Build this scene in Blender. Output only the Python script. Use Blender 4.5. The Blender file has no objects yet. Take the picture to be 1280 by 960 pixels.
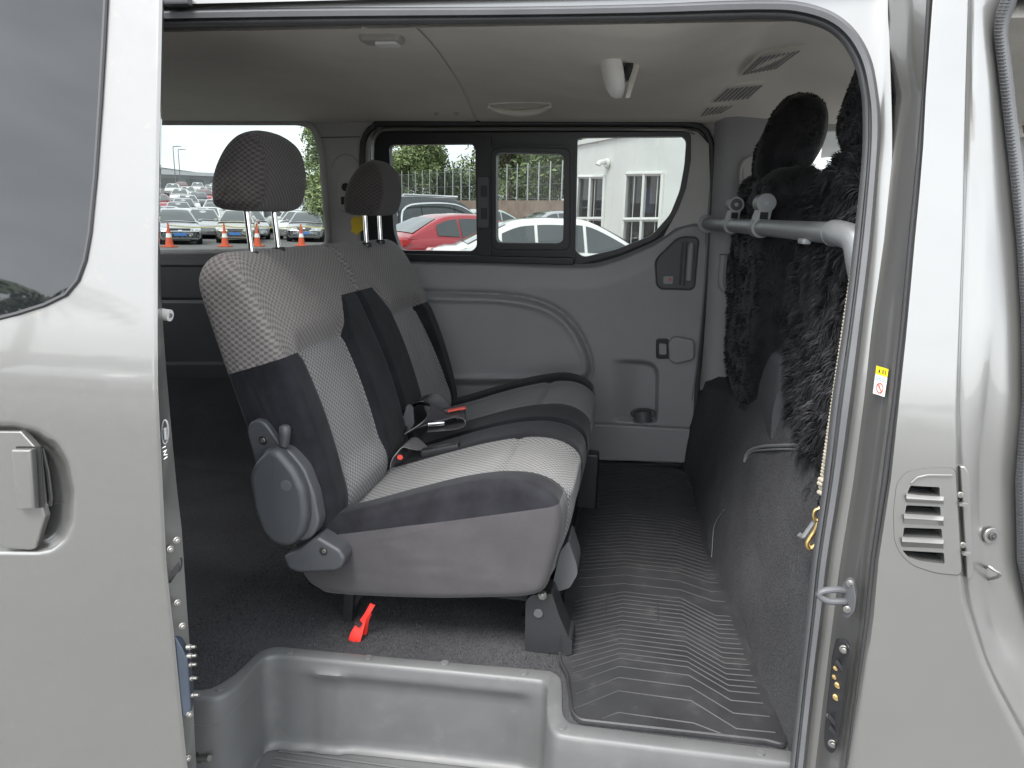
import bpy, bmesh, math, random
from mathutils import Vector, Matrix, noise
random.seed(7)
R_ = math.radians
sc = bpy.context.scene
COL = sc.collection
# ---------------------------------------------------------------- camera
F, PIT, YAW, ROL, CZ = 920., 13.0, 9.5, 1.4, 1.60
CAM = Vector((0, 0, CZ))
def _basis():
    p, y, r = R_(PIT), R_(YAW), R_(ROL)
    f = Vector((-math.sin(y)*math.cos(p), math.cos(y)*math.cos(p), -math.sin(p)))
    rt = Vector((math.cos(y), math.sin(y), 0)); up = rt.cross(f)
    return rt*math.cos(r)+up*math.sin(r), up*math.cos(r)-rt*math.sin(r), f
CR, CU, CF = _basis()
cam = bpy.data.cameras.new('camera'); cam.sensor_width = 36; cam.lens = 36*F/1280
cam.clip_start = .02; cam.clip_end = 2000
co = bpy.data.objects.new('camera', cam); COL.objects.link(co); sc.camera = co
m3 = Matrix((CR, CU, -CF)).transposed()
co.matrix_world = Matrix.Translation(CAM) @ m3.to_4x4()
# ---------------------------------------------------------------- world, sun, exposure
SUN_EL, SUN_AZ = 58, 200
w = bpy.data.worlds.new('World'); sc.world = w; w.use_nodes = True
nt = w.node_tree; bg = nt.nodes['Background']
sky = nt.nodes.new('ShaderNodeTexSky'); sky.sky_type = 'NISHITA'; sky.sun_disc = False
sky.sun_elevation = R_(SUN_EL); sky.sun_rotation = R_(SUN_AZ)
tc = nt.nodes.new('ShaderNodeTexCoord'); mp = nt.nodes.new('ShaderNodeMapping'); mp.inputs['Scale'].default_value = (1, 1, 3)
nz = nt.nodes.new('ShaderNodeTexNoise'); nz.inputs['Scale'].default_value = 2.2; nz.inputs['Detail'].default_value = 5
cr = nt.nodes.new('ShaderNodeValToRGB')
cr.color_ramp.elements[0].position = .3; cr.color_ramp.elements[0].color = (5.4, 5.8, 6.3, 1)
cr.color_ramp.elements[1].position = .72; cr.color_ramp.elements[1].color = (10.6, 10.8, 10.9, 1)
mx = nt.nodes.new('ShaderNodeMix'); mx.data_type = 'RGBA'; mx.inputs[0].default_value = .86
nt.links.new(tc.outputs['Generated'], mp.inputs[0]); nt.links.new(mp.outputs[0], nz.inputs['Vector']); nt.links.new(nz.outputs[0], cr.inputs[0])
nt.links.new(sky.outputs[0], mx.inputs[6]); nt.links.new(cr.outputs[0], mx.inputs[7]); nt.links.new(mx.outputs[2], bg.inputs[0])
bg.inputs[1].default_value = .10
sl = bpy.data.lights.new('sun', 'SUN'); sl.energy = 1.5; sl.angle = R_(25); sl.color = (1, .97, .93)
so = bpy.data.objects.new('sun', sl); COL.objects.link(so)
so.rotation_euler = Vector((math.sin(R_(SUN_AZ))*math.cos(R_(SUN_EL)), math.cos(R_(SUN_AZ))*math.cos(R_(SUN_EL)), math.sin(R_(SUN_EL)))).to_track_quat('Z', 'Y').to_euler()
so.location = (0, -5, 20)
sc.view_settings.view_transform = 'Standard'; sc.view_settings.look = 'None'
sc.view_settings.exposure = 2.25; sc.view_settings.gamma = 1
sc.render.engine = 'CYCLES'
sc.cycles.use_denoising = True; sc.cycles.max_bounces = 14; sc.cycles.diffuse_bounces = 10
sc.cycles.transparent_max_bounces = 16; sc.cycles.caustics_reflective = False; sc.cycles.caustics_refractive = False
# ---------------------------------------------------------------- pixel rays to real points
def ray(px, py): return CR*((px-640)/F) - CU*((py-480)/F) + CF
def at(px, py, X=None, Y=None, Z=None):
    d = ray(px, py)
    t = X/d.x if X is not None else (Y/d.y if Y is not None else (Z-CZ)/d.z)
    return CAM + d*t
def far_y(z): return 2.95-.115*(z-.62)
def FW(px, py, off=0):                       # inner face of the far wall, off = towards the near side
    d = ray(px, py); t = (2.95-off-.115*(CZ-.62))/(d.y+.115*d.z)
    return CAM + d*t
def lean(z):
    if z < 1.25: return -.03*max(0, .78-z)
    if z < 1.45: return .2*(z-1.25)**2/.4
    return .02+.2*(z-1.45)
def SK(px, py, off=0, base=1.08):            # near body skin
    y = base+off
    for _ in range(6):
        p = at(px, py, Y=y); y = base+off+lean(p.z)
    return at(px, py, Y=y)
def DS(px, py, off=0): return SK(px, py, off, 1.0)   # skin of the slid-open door
# ---------------------------------------------------------------- 2D helpers
def rnd(pts, r, n=5):                        # round the corners of a closed polygon
    out = []; L = len(pts)
    for i in range(L):
        a, b, c = Vector(pts[i-1]), Vector(pts[i]), Vector(pts[(i+1) % L])
        d1, d2 = a-b, c-b; rr = min(r, d1.length*.48, d2.length*.48)
        p, q = b+d1.normalized()*rr, b+d2.normalized()*rr
        for k in range(n+1):
            t = k/n; out.append(tuple(p*(1-t)**2+b*2*t*(1-t)+q*t*t))
    return out
def spl(pts, n, closed=False):               # Catmull-Rom through points, resampled to n by arc length
    P = [Vector(p) for p in pts]; L = len(P); o = []
    segs = L if closed else L-1
    for i in range(segs):
        p0 = P[i-1] if (closed or i > 0) else P[0]*2-P[1]
        p1, p2 = P[i], P[(i+1) % L]
        p3 = P[(i+2) % L] if (closed or i+2 < L) else P[-1]*2-P[-2]
        for k in range(12):
            t = k/12
            o.append(.5*(2*p1+(p2-p0)*t+(2*p0-5*p1+4*p2-p3)*t*t+(3*p1-p0-3*p2+p3)*t**3))
    if not closed: o.append(P[-1])
    return res(o, n, closed)
def res(o, n, closed=False):                 # arc-length resample of a polyline
    o = [Vector(p) for p in o]
    if closed: o = o+[o[0]]
    s = [0]
    for a, b in zip(o, o[1:]): s.append(s[-1]+(b-a).length)
    T = s[-1]; out = []; j = 0
    for k in range(n):
        t = T*k/(n if closed else n-1)
        while j < len(o)-2 and s[j+1] < t: j += 1
        f = (t-s[j])/max(1e-9, s[j+1]-s[j]); out.append(o[j].lerp(o[j+1], min(1, max(0, f))))
    return out
def sdist(x, y, poly):                       # signed distance, positive inside
    ins = False; best = 1e18; n = len(poly)
    for i in range(n):
        x1, y1 = poly[i-1]; x2, y2 = poly[i]
        if (y1 > y) != (y2 > y) and x < (x2-x1)*(y-y1)/(y2-y1)+x1: ins = not ins
        dx, dy = x2-x1, y2-y1; t = max(0, min(1, ((x-x1)*dx+(y-y1)*dy)/(dx*dx+dy*dy+1e-12)))
        d = (x-x1-dx*t)**2+(y-y1-dy*t)**2
        if d < best: best = d
    return math.sqrt(best) if ins else -math.sqrt(best)
def sst(a, b, x):
    t = max(0, min(1, (x-a)/(b-a))); return t*t*(3-2*t)
def interp(line, y):                         # x of a polyline of (x, y) at y, extrapolated
    for (x1, y1), (x2, y2) in zip(line, line[1:]):
        if y <= y2: break
    return x1+(x2-x1)*(y-y1)/(y2-y1)
# ---------------------------------------------------------------- mesh builder
ROOT = {}
class MB:
    def __init__(s): s.v = []; s.f = []; s.m = []; s.uv = {}; s.wn = False
    def add(s, vs, fs, m=0):
        b = len(s.v); s.v += [Vector(v) for v in vs]
        for f in fs: s.f.append(tuple(b+i for i in f)); s.m.append(m)
        return b
    def grid(s, rows, m=0, close=False, uv=None, skip=None):
        n = len(rows[0]); b = s.add([p for r in rows for p in r], [])
        for i in range(len(rows)-1):
            for j in range(n if close else n-1):
                if skip and skip(i, j): continue
                k = (j+1) % n
                s.f.append((b+i*n+j, b+i*n+k, b+(i+1)*n+k, b+(i+1)*n+j)); s.m.append(m(i, j) if callable(m) else m)
                if uv: s.uv[len(s.f)-1] = (uv(i, j), uv(i, j+1), uv(i+1, j+1), uv(i+1, j))
        return s
    def box(s, c, d, rot=None, m=0, bev=0):
        bm = bmesh.new(); bmesh.ops.create_cube(bm, size=1)
        bmesh.ops.scale(bm, vec=d, verts=bm.verts)
        if bev: s.wn = True
        if bev: bmesh.ops.bevel(bm, geom=list(bm.edges), offset=bev, segments=2, affect='EDGES', profile=.5)
        if rot is not None: bmesh.ops.rotate(bm, matrix=rot, verts=bm.verts)
        bmesh.ops.translate(bm, vec=c, verts=bm.verts); s.bm(bm, m); return s
    def bm(s, bm, m=0):
        bm.verts.index_update(); s.add([v.co.copy() for v in bm.verts], [[v.index for v in f.verts] for f in bm.faces], m); bm.free()
    def tube(s, path, r, n=10, m=0, cap=True, closed=False, flat=1.0, up=None):
        path = [Vector(p) for p in path]; rows = []; L = len(path); prev = None
        for i, p in enumerate(path):
            if closed: t = path[(i+1) % L]-path[i-1]
            else: t = path[min(i+1, L-1)]-path[max(i-1, 0)]
            t.normalize()
            if prev is None:
                a = Vector(up) if up else (Vector((0, 0, 1)) if abs(t.z) < .9 else Vector((1, 0, 0)))
            else: a = prev
            a = (a-t*a.dot(t)).normalized(); prev = a; b = t.cross(a)
            rr = r[i] if isinstance(r, (list, tuple)) else r
            rows.append([p+a*math.cos(q*2*math.pi/n)*rr*flat+b*math.sin(q*2*math.pi/n)*rr for q in range(n)])
        if closed: rows.append(rows[0])
        base = len(s.v); s.grid(rows, m, close=True)
        if cap and not closed:
            s.f.append(tuple(base+i for i in range(n))[::-1]); s.m.append(m)
            e = base+(L-1)*n; s.f.append(tuple(e+i for i in range(n))); s.m.append(m)
        return s
    def cyl(s, a, b, r, n=16, m=0, r2=None): return s.tube([a, b], [r, r if r2 is None else r2], n, m)
    def prism(s, poly, vec, m=0, bev=0, mats=None):    # closed 3D polygon pushed along vec (back side included)
        if bev: s.wn = True
        bm = bmesh.new(); vec = Vector(vec)
        vs = [bm.verts.new(p) for p in poly]; f = bm.faces.new(vs)
        r = bmesh.ops.extrude_face_region(bm, geom=[f])
        nv = [e for e in r['geom'] if isinstance(e, bmesh.types.BMVert)]
        bmesh.ops.translate(bm, vec=vec, verts=nv)
        bmesh.ops.recalc_face_normals(bm, faces=bm.faces)
        if bev:
            nvs = set(nv); ed = [e for e in bm.edges if all(v in nvs for v in e.verts)]
            bmesh.ops.bevel(bm, geom=ed, offset=bev, segments=3, affect='EDGES', profile=.5)
        s.bm(bm, m); return s
    def sheet(s, outer, holes=(), vec=None, m=0):      # polygon with holes, given thickness by vec
        bm = bmesh.new(); edges = []; loops = []
        for lp in [outer]+list(holes):
            vs = [bm.verts.new(p) for p in lp]; loops.append(vs)
            for i in range(len(vs)): edges.append(bm.edges.new((vs[i-1], vs[i])))
        bmesh.ops.triangle_fill(bm, use_beauty=True, use_dissolve=False, edges=edges)
        bmesh.ops.recalc_face_normals(bm, faces=bm.faces)
        if vec is not None:
            vec = Vector(vec)
            for vs in loops:
                ws = [bm.verts.new(v.co+vec) for v in vs]
                for i in range(len(vs)): bm.faces.new((vs[i-1], vs[i], ws[i], ws[i-1]))
        s.bm(bm, m); return s
    def disc(s, c, nrm, r, n=16, m=0, th=.002, rx=1.0):
        nrm = Vector(nrm).normalized(); a = nrm.orthogonal().normalized(); b = nrm.cross(a); c = Vector(c)
        return s.prism([c+a*math.cos(2*math.pi*i/n)*r*rx+b*math.sin(2*math.pi*i/n)*r for i in range(n)], nrm*th, m, bev=min(th*.4, r*.3))
    def build(s, name, mats, parent=None, smooth=35, rec=True):
        me = bpy.data.meshes.new(name); off = ROOT.get(parent.name, Vector((0, 0, 0))) if parent else Vector((0, 0, 0))
        me.from_pydata([tuple(v-off) for v in s.v], [], s.f)
        mats = mats if isinstance(mats, (list, tuple)) else [mats]
        for m in mats: me.materials.append(m)
        me.polygons.foreach_set('material_index', s.m)
        if s.uv:
            ul = me.uv_layers.new(name='UVMap')
            for p in me.polygons:
                if p.index in s.uv:
                    for li, c in zip(p.loop_indices, s.uv[p.index]): ul.data[li].uv = c
        if rec and not s.uv:
            b = bmesh.new(); b.from_mesh(me); bmesh.ops.recalc_face_normals(b, faces=b.faces); b.to_mesh(me); b.free()
        if smooth:
            me.polygons.foreach_set('use_smooth', [True]*len(me.polygons))
            me.set_sharp_from_angle(angle=R_(smooth))
        o = bpy.data.objects.new(name, me); COL.objects.link(o)
        if s.wn: wm = o.modifiers.new('weighted_normals', 'WEIGHTED_NORMAL'); wm.keep_sharp = True
        if parent: o.parent = parent; ROOT[o.name] = off
        return o
def thing(name, label, cat, loc=(0, 0, 0), group=None):
    o = bpy.data.objects.new(name, None); COL.objects.link(o); o.location = loc; o.empty_display_size = .1
    o['label'] = label; o['category'] = cat
    if group: o['group'] = group
    ROOT[o.name] = Vector(loc); return o
def tag(o, label, cat, group=None):
    o['label'] = label; o['category'] = cat
    if group: o['group'] = group
    return o
def kind(o, k): o['kind'] = k; return o
def clone(src, parent=None):
    c = src.copy(); COL.objects.link(c)
    if parent: c.parent = parent
    for ch in list(src.children): clone(ch, c)
    return c
# ---------------------------------------------------------------- materials
def mat(name, col, rough=.5, metal=0, var=0, vs=8, bump=0, bs=200, bd=.002, coat=0, spec=.5, uvw=None, rv=0, sheen=0, det=4, dust=None):
    m = bpy.data.materials.new(name); m.use_nodes = True; n = m.node_tree; L = n.links; b = n.nodes['Principled BSDF']
    c4 = tuple(col)+(1,)
    b.inputs['Base Color'].default_value = c4; b.inputs['Roughness'].default_value = rough; b.inputs['Metallic'].default_value = metal
    b.inputs['Coat Weight'].default_value = coat; b.inputs['Coat Roughness'].default_value = .045; b.inputs['Specular IOR Level'].default_value = spec
    if sheen: b.inputs['Sheen Weight'].default_value = sheen; b.inputs['Sheen Roughness'].default_value = .4
    g = n.nodes.new('ShaderNodeNewGeometry') if False else n.nodes.new('ShaderNodeTexCoord')
    if var or rv:
        t = n.nodes.new('ShaderNodeTexNoise'); t.inputs['Scale'].default_value = vs; t.inputs['Detail'].default_value = det; t.inputs['Roughness'].default_value = .6
        L.new(g.outputs['Object'], t.inputs['Vector'])
        if var:
            r = n.nodes.new('ShaderNodeValToRGB'); e = r.color_ramp.elements
            e[0].position = .3; e[1].position = .7
            e[0].color = tuple(x*(1-var) for x in col)+(1,); e[1].color = tuple(min(1, x*(1+var)) for x in col)+(1,)
            L.new(t.outputs[0], r.inputs[0]); L.new(r.outputs[0], b.inputs['Base Color'])
        if rv:
            q = n.nodes.new('ShaderNodeMapRange'); q.inputs[1].default_value = .3; q.inputs[2].default_value = .7
            q.inputs[3].default_value = rough-rv; q.inputs[4].default_value = rough+rv
            L.new(t.outputs[0], q.inputs[0]); L.new(q.outputs[0], b.inputs['Roughness'])
    if dust:                                 # (scale, low threshold, amount, colour): grit and scuffs lying on the surface
        t = n.nodes.new('ShaderNodeTexNoise'); t.inputs['Scale'].default_value = dust[0]; t.inputs['Detail'].default_value = 9; t.inputs['Roughness'].default_value = .72
        L.new(g.outputs['Object'], t.inputs['Vector']); q = n.nodes.new('ShaderNodeMapRange'); q.inputs[1].default_value = dust[1]; q.inputs[2].default_value = dust[1]+.16; q.inputs[4].default_value = dust[2]
        x = n.nodes.new('ShaderNodeMix'); x.data_type = 'RGBA'; x.inputs[7].default_value = tuple(dust[3])+(1,); L.new(t.outputs[0], q.inputs[0]); L.new(q.outputs[0], x.inputs[0])
        src = b.inputs['Base Color'].links
        if src: L.new(src[0].from_socket, x.inputs[6])
        else: x.inputs[6].default_value = c4
        L.new(x.outputs[2], b.inputs['Base Color'])
    if bump:
        t = n.nodes.new('ShaderNodeTexNoise'); t.inputs['Scale'].default_value = bs; t.inputs['Detail'].default_value = 3
        L.new(g.outputs['Object'], t.inputs['Vector'])
        u = n.nodes.new('ShaderNodeBump'); u.inputs['Strength'].default_value = bump; u.inputs['Distance'].default_value = bd
        L.new(t.outputs[0], u.inputs['Height']); L.new(u.outputs[0], b.inputs['Normal'])
    return m
def weave(name, hi, lo, w=1.3, h=1.0, bump=.45):       # small raised pads in staggered rows, UV in metres
    m = bpy.data.materials.new(name); m.use_nodes = True; n = m.node_tree; L = n.links; b = n.nodes['Principled BSDF']
    b.inputs['Roughness'].default_value = .85; b.inputs['Specular IOR Level'].default_value = .25; b.inputs['Sheen Weight'].default_value = .15
    uv = n.nodes.new('ShaderNodeUVMap'); tcx = n.nodes.new('ShaderNodeTexCoord')
    nz = n.nodes.new('ShaderNodeTexNoise'); nz.inputs['Scale'].default_value = 60; nz.inputs['Detail'].default_value = 2
    wob = n.nodes.new('ShaderNodeVectorMath'); wob.operation = 'MULTIPLY_ADD'; wob.inputs[1].default_value = (.0025, .0025, 0)
    L.new(tcx.outputs['Object'], nz.inputs['Vector']); L.new(nz.outputs['Color'], wob.inputs[0]); L.new(uv.outputs[0], wob.inputs[2])
    sp = n.nodes.new('ShaderNodeSeparateXYZ'); L.new(wob.outputs[0], sp.inputs[0])
    def mth(op, x, y=None):
        q = n.nodes.new('ShaderNodeMath'); q.operation = op
        for i, v in enumerate((x, y)):
            if v is None: continue
            if isinstance(v, (int, float)): q.inputs[i].default_value = v
            else: L.new(v, q.inputs[i])
        return q.outputs[0]
    skew = mth('ADD', sp.outputs[0], mth('MULTIPLY', sp.outputs[1], .25))
    cu = mth('COSINE', mth('MULTIPLY', skew, 2*math.pi*100/w)); cv = mth('COSINE', mth('MULTIPLY', sp.outputs[1], 2*math.pi*100/h))
    pr = mth('MULTIPLY', cu, cv); r = n.nodes.new('ShaderNodeMapRange'); r.interpolation_type = 'SMOOTHSTEP'
    r.inputs[1].default_value = -.55; r.inputs[2].default_value = .45; L.new(pr, r.inputs[0])
    n2 = n.nodes.new('ShaderNodeTexNoise'); n2.inputs['Scale'].default_value = 900; L.new(tcx.outputs['Object'], n2.inputs['Vector'])
    n3 = n.nodes.new('ShaderNodeTexNoise'); n3.inputs['Scale'].default_value = 7; L.new(tcx.outputs['Object'], n3.inputs['Vector'])
    k = mth('MULTIPLY', mth('ADD', mth('MULTIPLY', n2.outputs[0], .7), .65), mth('ADD', mth('MULTIPLY', n3.outputs[0], .4), .8))
    cm = n.nodes.new('ShaderNodeMix'); cm.data_type = 'RGBA'; cm.inputs[6].default_value = tuple(lo)+(1,); cm.inputs[7].default_value = tuple(hi)+(1,); L.new(r.outputs[0], cm.inputs[0])
    vm = n.nodes.new('ShaderNodeVectorMath'); vm.operation = 'SCALE'; L.new(cm.outputs[2], vm.inputs[0]); L.new(k, vm.inputs[3]); L.new(vm.outputs[0], b.inputs['Base Color'])
    u = n.nodes.new('ShaderNodeBump'); u.inputs['Strength'].default_value = bump; u.inputs['Distance'].default_value = .002
    L.new(r.outputs[0], u.inputs['Height']); L.new(u.outputs[0], b.inputs['Normal'])
    return m
def speckle(name, lo, hi, scale, rough=.95, bump=.6, bd=.006, thr=(.45, .75)):
    m = mat(name, lo, rough); n = m.node_tree; L = n.links; b = n.nodes['Principled BSDF']; g = n.nodes.new('ShaderNodeTexCoord')
    t = n.nodes.new('ShaderNodeTexNoise'); t.inputs['Scale'].default_value = scale; t.inputs['Detail'].default_value = 6; t.inputs['Roughness'].default_value = .75
    t2 = n.nodes.new('ShaderNodeTexNoise'); t2.inputs['Scale'].default_value = 5; t2.inputs['Detail'].default_value = 3
    r = n.nodes.new('ShaderNodeValToRGB'); r.color_ramp.elements[0].position = thr[0]; r.color_ramp.elements[1].position = thr[1]
    r.color_ramp.elements[0].color = tuple(lo)+(1,); r.color_ramp.elements[1].color = tuple(hi)+(1,)
    mxx = n.nodes.new('ShaderNodeMix'); mxx.data_type = 'RGBA'; mxx.blend_type = 'MULTIPLY'; mxx.inputs[0].default_value = .5
    L.new(g.outputs['Object'], t.inputs['Vector']); L.new(g.outputs['Object'], t2.inputs['Vector']); L.new(t.outputs[0], r.inputs[0])
    L.new(r.outputs[0], mxx.inputs[6]); L.new(t2.outputs[0], mxx.inputs[7]); L.new(mxx.outputs[2], b.inputs['Base Color'])
    u = n.nodes.new('ShaderNodeBump'); u.inputs['Strength'].default_value = bump; u.inputs['Distance'].default_value = bd
    L.new(t.outputs[0], u.inputs['Height']); L.new(u.outputs[0], b.inputs['Normal'])
    b.inputs['Specular IOR Level'].default_value = .15
    return m
def glass(name, tint, refl=.06):
    m = bpy.data.materials.new(name); m.use_nodes = True; n = m.node_tree; L = n.links; n.nodes.clear()
    o = n.nodes.new('ShaderNodeOutputMaterial'); t = n.nodes.new('ShaderNodeBsdfTransparent'); t.inputs[0].default_value = tuple(tint)+(1,)
    gl = n.nodes.new('ShaderNodeBsdfGlossy'); gl.inputs['Roughness'].default_value = .02; mi = n.nodes.new('ShaderNodeMixShader')
    lw = n.nodes.new('ShaderNodeLayerWeight'); lw.inputs[0].default_value = .5
    pw = n.nodes.new('ShaderNodeMath'); pw.operation = 'POWER'; pw.inputs[1].default_value = 4.5; L.new(lw.outputs['Facing'], pw.inputs[0])
    fr = n.nodes.new('ShaderNodeMapRange'); fr.inputs[3].default_value = .045; fr.inputs[4].default_value = .9; L.new(pw.outputs[0], fr.inputs[0])
    L.new(fr.outputs[0], mi.inputs[0]); L.new(t.outputs[0], mi.inputs[1]); L.new(gl.outputs[0], mi.inputs[2]); L.new(mi.outputs[0], o.inputs[0])
    return m
MT = dict(
 silver=mat('silver_paint', (.225, .222, .213), .33, .72, .03, 3, .02, 900, .0003, .8, rv=.03),
 silver_dirty=mat('silver_paint_dusty', (.192, .189, .181), .37, .7, .015, 60, .02, 900, .0003, .75, rv=.03, det=7, dust=(26, .60, .35, (.30, .27, .22))),
 rubber=mat('black_rubber', (.035, .035, .037), .55, bump=.1, bs=300, bd=.0006),
 seal=mat('grey_seal_rubber', (.085, .086, .09), .6, var=.1, vs=12, bump=.08, bs=400, bd=.0005),
 plastic=mat('grey_interior_plastic', (.25, .249, .251), .52, var=.05, vs=6, bump=.2, bs=700, bd=.0008, rv=.05, dust=(9, .60, .22, (.36, .35, .33))),
 plastic_l=mat('light_grey_plastic', (.24, .245, .25), .5, var=.05, vs=5, bump=.12, bs=900, bd=.0006, rv=.05),
 plastic_d=mat('dark_grey_plastic', (.07, .071, .076), .5, var=.08, vs=6, bump=.12, bs=900, bd=.0006),
 black=mat('black_plastic', (.018, .018, .02), .42, bump=.06, bs=700, bd=.0005),
 void=mat('deep_black', (.006, .006, .006), .8),
 trim=mat('pillar_trim', (.40, .39, .375), .62, var=.05, vs=5, bump=.12, bs=900, bd=.0006),
 headliner=mat('headliner_cloth', (.76, .72, .655), .95, var=.06, vs=3, bump=.35, bs=700, bd=.0012, spec=.1),
 step=mat('step_plastic', (.088, .089, .089), .5, var=.09, vs=9, bump=.14, bs=800, bd=.0006, rv=.08, det=7, dust=(18, .56, .5, (.125, .12, .11))),
 carpet=speckle('black_carpet', (.048, .048, .051), (.13, .13, .136), 420),
 carpet_r=speckle('black_riser_carpet', (.042, .042, .046), (.17, .17, .178), 300, thr=(.4, .8)),
 mat=mat('ribbed_rubber', (.026, .026, .028), .45, var=.25, vs=7, bump=.1, bs=500, bd=.0006, rv=.1, det=7, dust=(14, .56, .4, (.075, .072, .066))),
 ridge=mat('worn_rubber_ridge', (.026, .026, .028), .5, var=.2, vs=20),
 w_light=weave('light_woven_cloth', (.225, .222, .22), (.095, .095, .095), 1.6, 1.25),
 w_shaded=weave('shaded_woven_cloth', (.185, .183, .18), (.08, .08, .08), 1.7, 1.3),  # light weave with shade put into its colour, tones down the brightly lit cushion
 w_mid=weave('taupe_woven_cloth', (.205, .188, .178), (.105, .097, .092), 1.9, 1.35),
 w_dark=weave('dark_woven_cloth', (.066, .058, .055), (.030, .027, .026), 1.5, 1.1),
 velour=mat('black_velour', (.017, .017, .020), .9, var=.3, vs=14, bump=.2, bs=600, bd=.001, spec=.1, sheen=.1, dust=(260, .70, .7, (.25, .25, .25))),
 cloth=mat('grey_side_cloth', (.056, .053, .056), .9, var=.12, vs=9, bump=.5, bs=700, bd=.001, spec=.15, sheen=.15, dust=(240, .71, .7, (.3, .3, .3))),
 chrome=mat('chrome', (.8, .8, .8), .12, 1),
 zinc=mat('zinc_bolt', (.26, .25, .235), .45, .9, .15, 60),
 brass=mat('brass', (.62, .45, .2), .35, .9, .2, 30),
 red=mat('red_webbing', (.72, .03, .02), .6, var=.1, vs=30, bump=.3, bs=600, bd=.001),
 redb=mat('red_button', (.5, .05, .03), .4),
 web=mat('seat_belt_webbing', (.05, .048, .054), .36, bump=.3, bs=900, bd=.0008),
 webg=mat('grey_belt_webbing', (.12, .115, .12), .4, bump=.3, bs=900, bd=.0008),  # paler grey than the other belt webbing
 tape=mat('tape', (.62, .56, .26), .5),
 fur=mat('black_sheepskin', (.011, .011, .0125), .8, var=.5, vs=20, spec=.25, sheen=.1),
 metalgrey=mat('grey_painted_tube', (.19, .195, .20), .42, .3, .05, 10, rv=.05),
 white=mat('white_plastic', (.86, .85, .82), .5),
 yellow=mat('yellow_card', (.72, .50, .03), .6, var=.1, vs=30),
 blue=mat('blue_grey_plastic', (.028, .036, .05), .4, var=.1, vs=20),
 rope=mat('pale_rope', (.42, .38, .30), .8, var=.3, vs=200, bump=.5, bs=500),
 paper=mat('sticker_paper', (.8, .8, .8), .4),
 stick_y=mat('sticker_yellow', (.85, .68, .02), .4), stick_r=mat('sticker_red', (.6, .08, .05), .4), stick_k=mat('sticker_black', (.03, .03, .05), .5),
 cover=mat('recliner_plastic', (.050, .052, .056), .45, var=.05, vs=6, bump=.12, bs=900, bd=.0006, rv=.05),
 clear=glass('clear_glass', (.86, .88, .87)),
 darkglass=mat('privacy_glass', (.008, .009, .010), .02, spec=.5),
 glass=glass('tinted_window_glass', (.30, .318, .312)),
)
# ================================================================ the van shell
van = thing('passenger_van', 'silver passenger van seen through its open side door, grey plastic inside', 'van', (-.3, 2.0, 0))
YS = [-40, -10, 0, 15, 30, 45, 60, 75, 90, 105, 120, 140, 160, 180, 200]+list(range(220, 1000, 20))+[1010]
def line(*p): return list(p)
Ls = dict(
 j1=line((0, 1110), (60, 1112), (120, 1121), (200, 1115), (300, 1105), (400, 1091), (500, 1080), (600, 1067), (700, 1051), (770, 1042), (850, 1032), (960, 1019)),
 j2=line((0, 1137), (60, 1140), (120, 1144), (200, 1138), (300, 1129), (400, 1120), (500, 1110), (600, 1097), (700, 1084), (770, 1078), (820, 1073), (900, 1062), (960, 1053)),
 j3=line((0, 1158), (120, 1152), (200, 1145), (300, 1135), (400, 1126), (500, 1115), (600, 1102), (700, 1088), (770, 1081), (850, 1071), (960, 1056)),
 j4=line((0, 1164), (120, 1155), (200, 1151), (300, 1141), (400, 1132), (500, 1121), (600, 1110), (700, 1094), (770, 1087), (850, 1075), (960, 1059)),
 s5=line((0, 1211), (200, 1206), (300, 1204), (400, 1200), (500, 1197), (600, 1197), (700, 1201), (750, 1207), (820, 1229), (845, 1239), (960, 1300)),
 s6=line((0, 1213), (200, 1210), (300, 1206), (400, 1203), (500, 1200), (600, 1204), (700, 1208), (750, 1211), (820, 1232), (845, 1243), (960, 1305)),
 s7=line((0, 1214), (130, 1216), (200, 1222), (300, 1228), (400, 1230), (500, 1222), (560, 1214), (650, 1213), (750, 1222), (820, 1243), (900, 1280), (960, 1312)),
 s8=line((0, 1232), (50, 1235), (100, 1240), (200, 1243), (300, 1246), (400, 1247), (500, 1236), (580, 1228), (650, 1228), (738, 1237), (790, 1245), (826, 1272), (960, 1345)),
 s9=line((0, 1250), (20, 1243), (40, 1241), (100, 1248), (150, 1254), (200, 1260), (300, 1270), (400, 1276), (500, 1277), (600, 1268), (700, 1270), (750, 1281), (850, 1310), (960, 1370)),
 s10=line((0, 1270), (20, 1262), (40, 1258), (100, 1265), (150, 1270), (200, 1276), (300, 1284), (400, 1290), (500, 1292), (600, 1287), (700, 1290), (750, 1299), (850, 1330), (960, 1390)),
)
Ls['j0'] = [(y, x-3) for y, x in Ls['j1']]
def lx(k, y):
    L = Ls[k]
    for (y1, x1), (y2, x2) in zip(L, L[1:]):
        if y <= y2: break
    return x1+(x2-x1)*(y-y1)/(y2-y1)
def strip(keys, offs, sub=1, ys=YS):
    rows = []
    for y in ys:
        r = []
        for a in range(len(keys)-1):
            for q in range(sub):
                t = q/sub; x = lx(keys[a], y)*(1-t)+lx(keys[a+1], y)*t; r.append(SK(x, y, offs[a]*(1-t)+offs[a+1]*t))
        r.append(SK(lx(keys[-1], y), y, offs[-1])); rows.append(r)
    return rows
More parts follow.
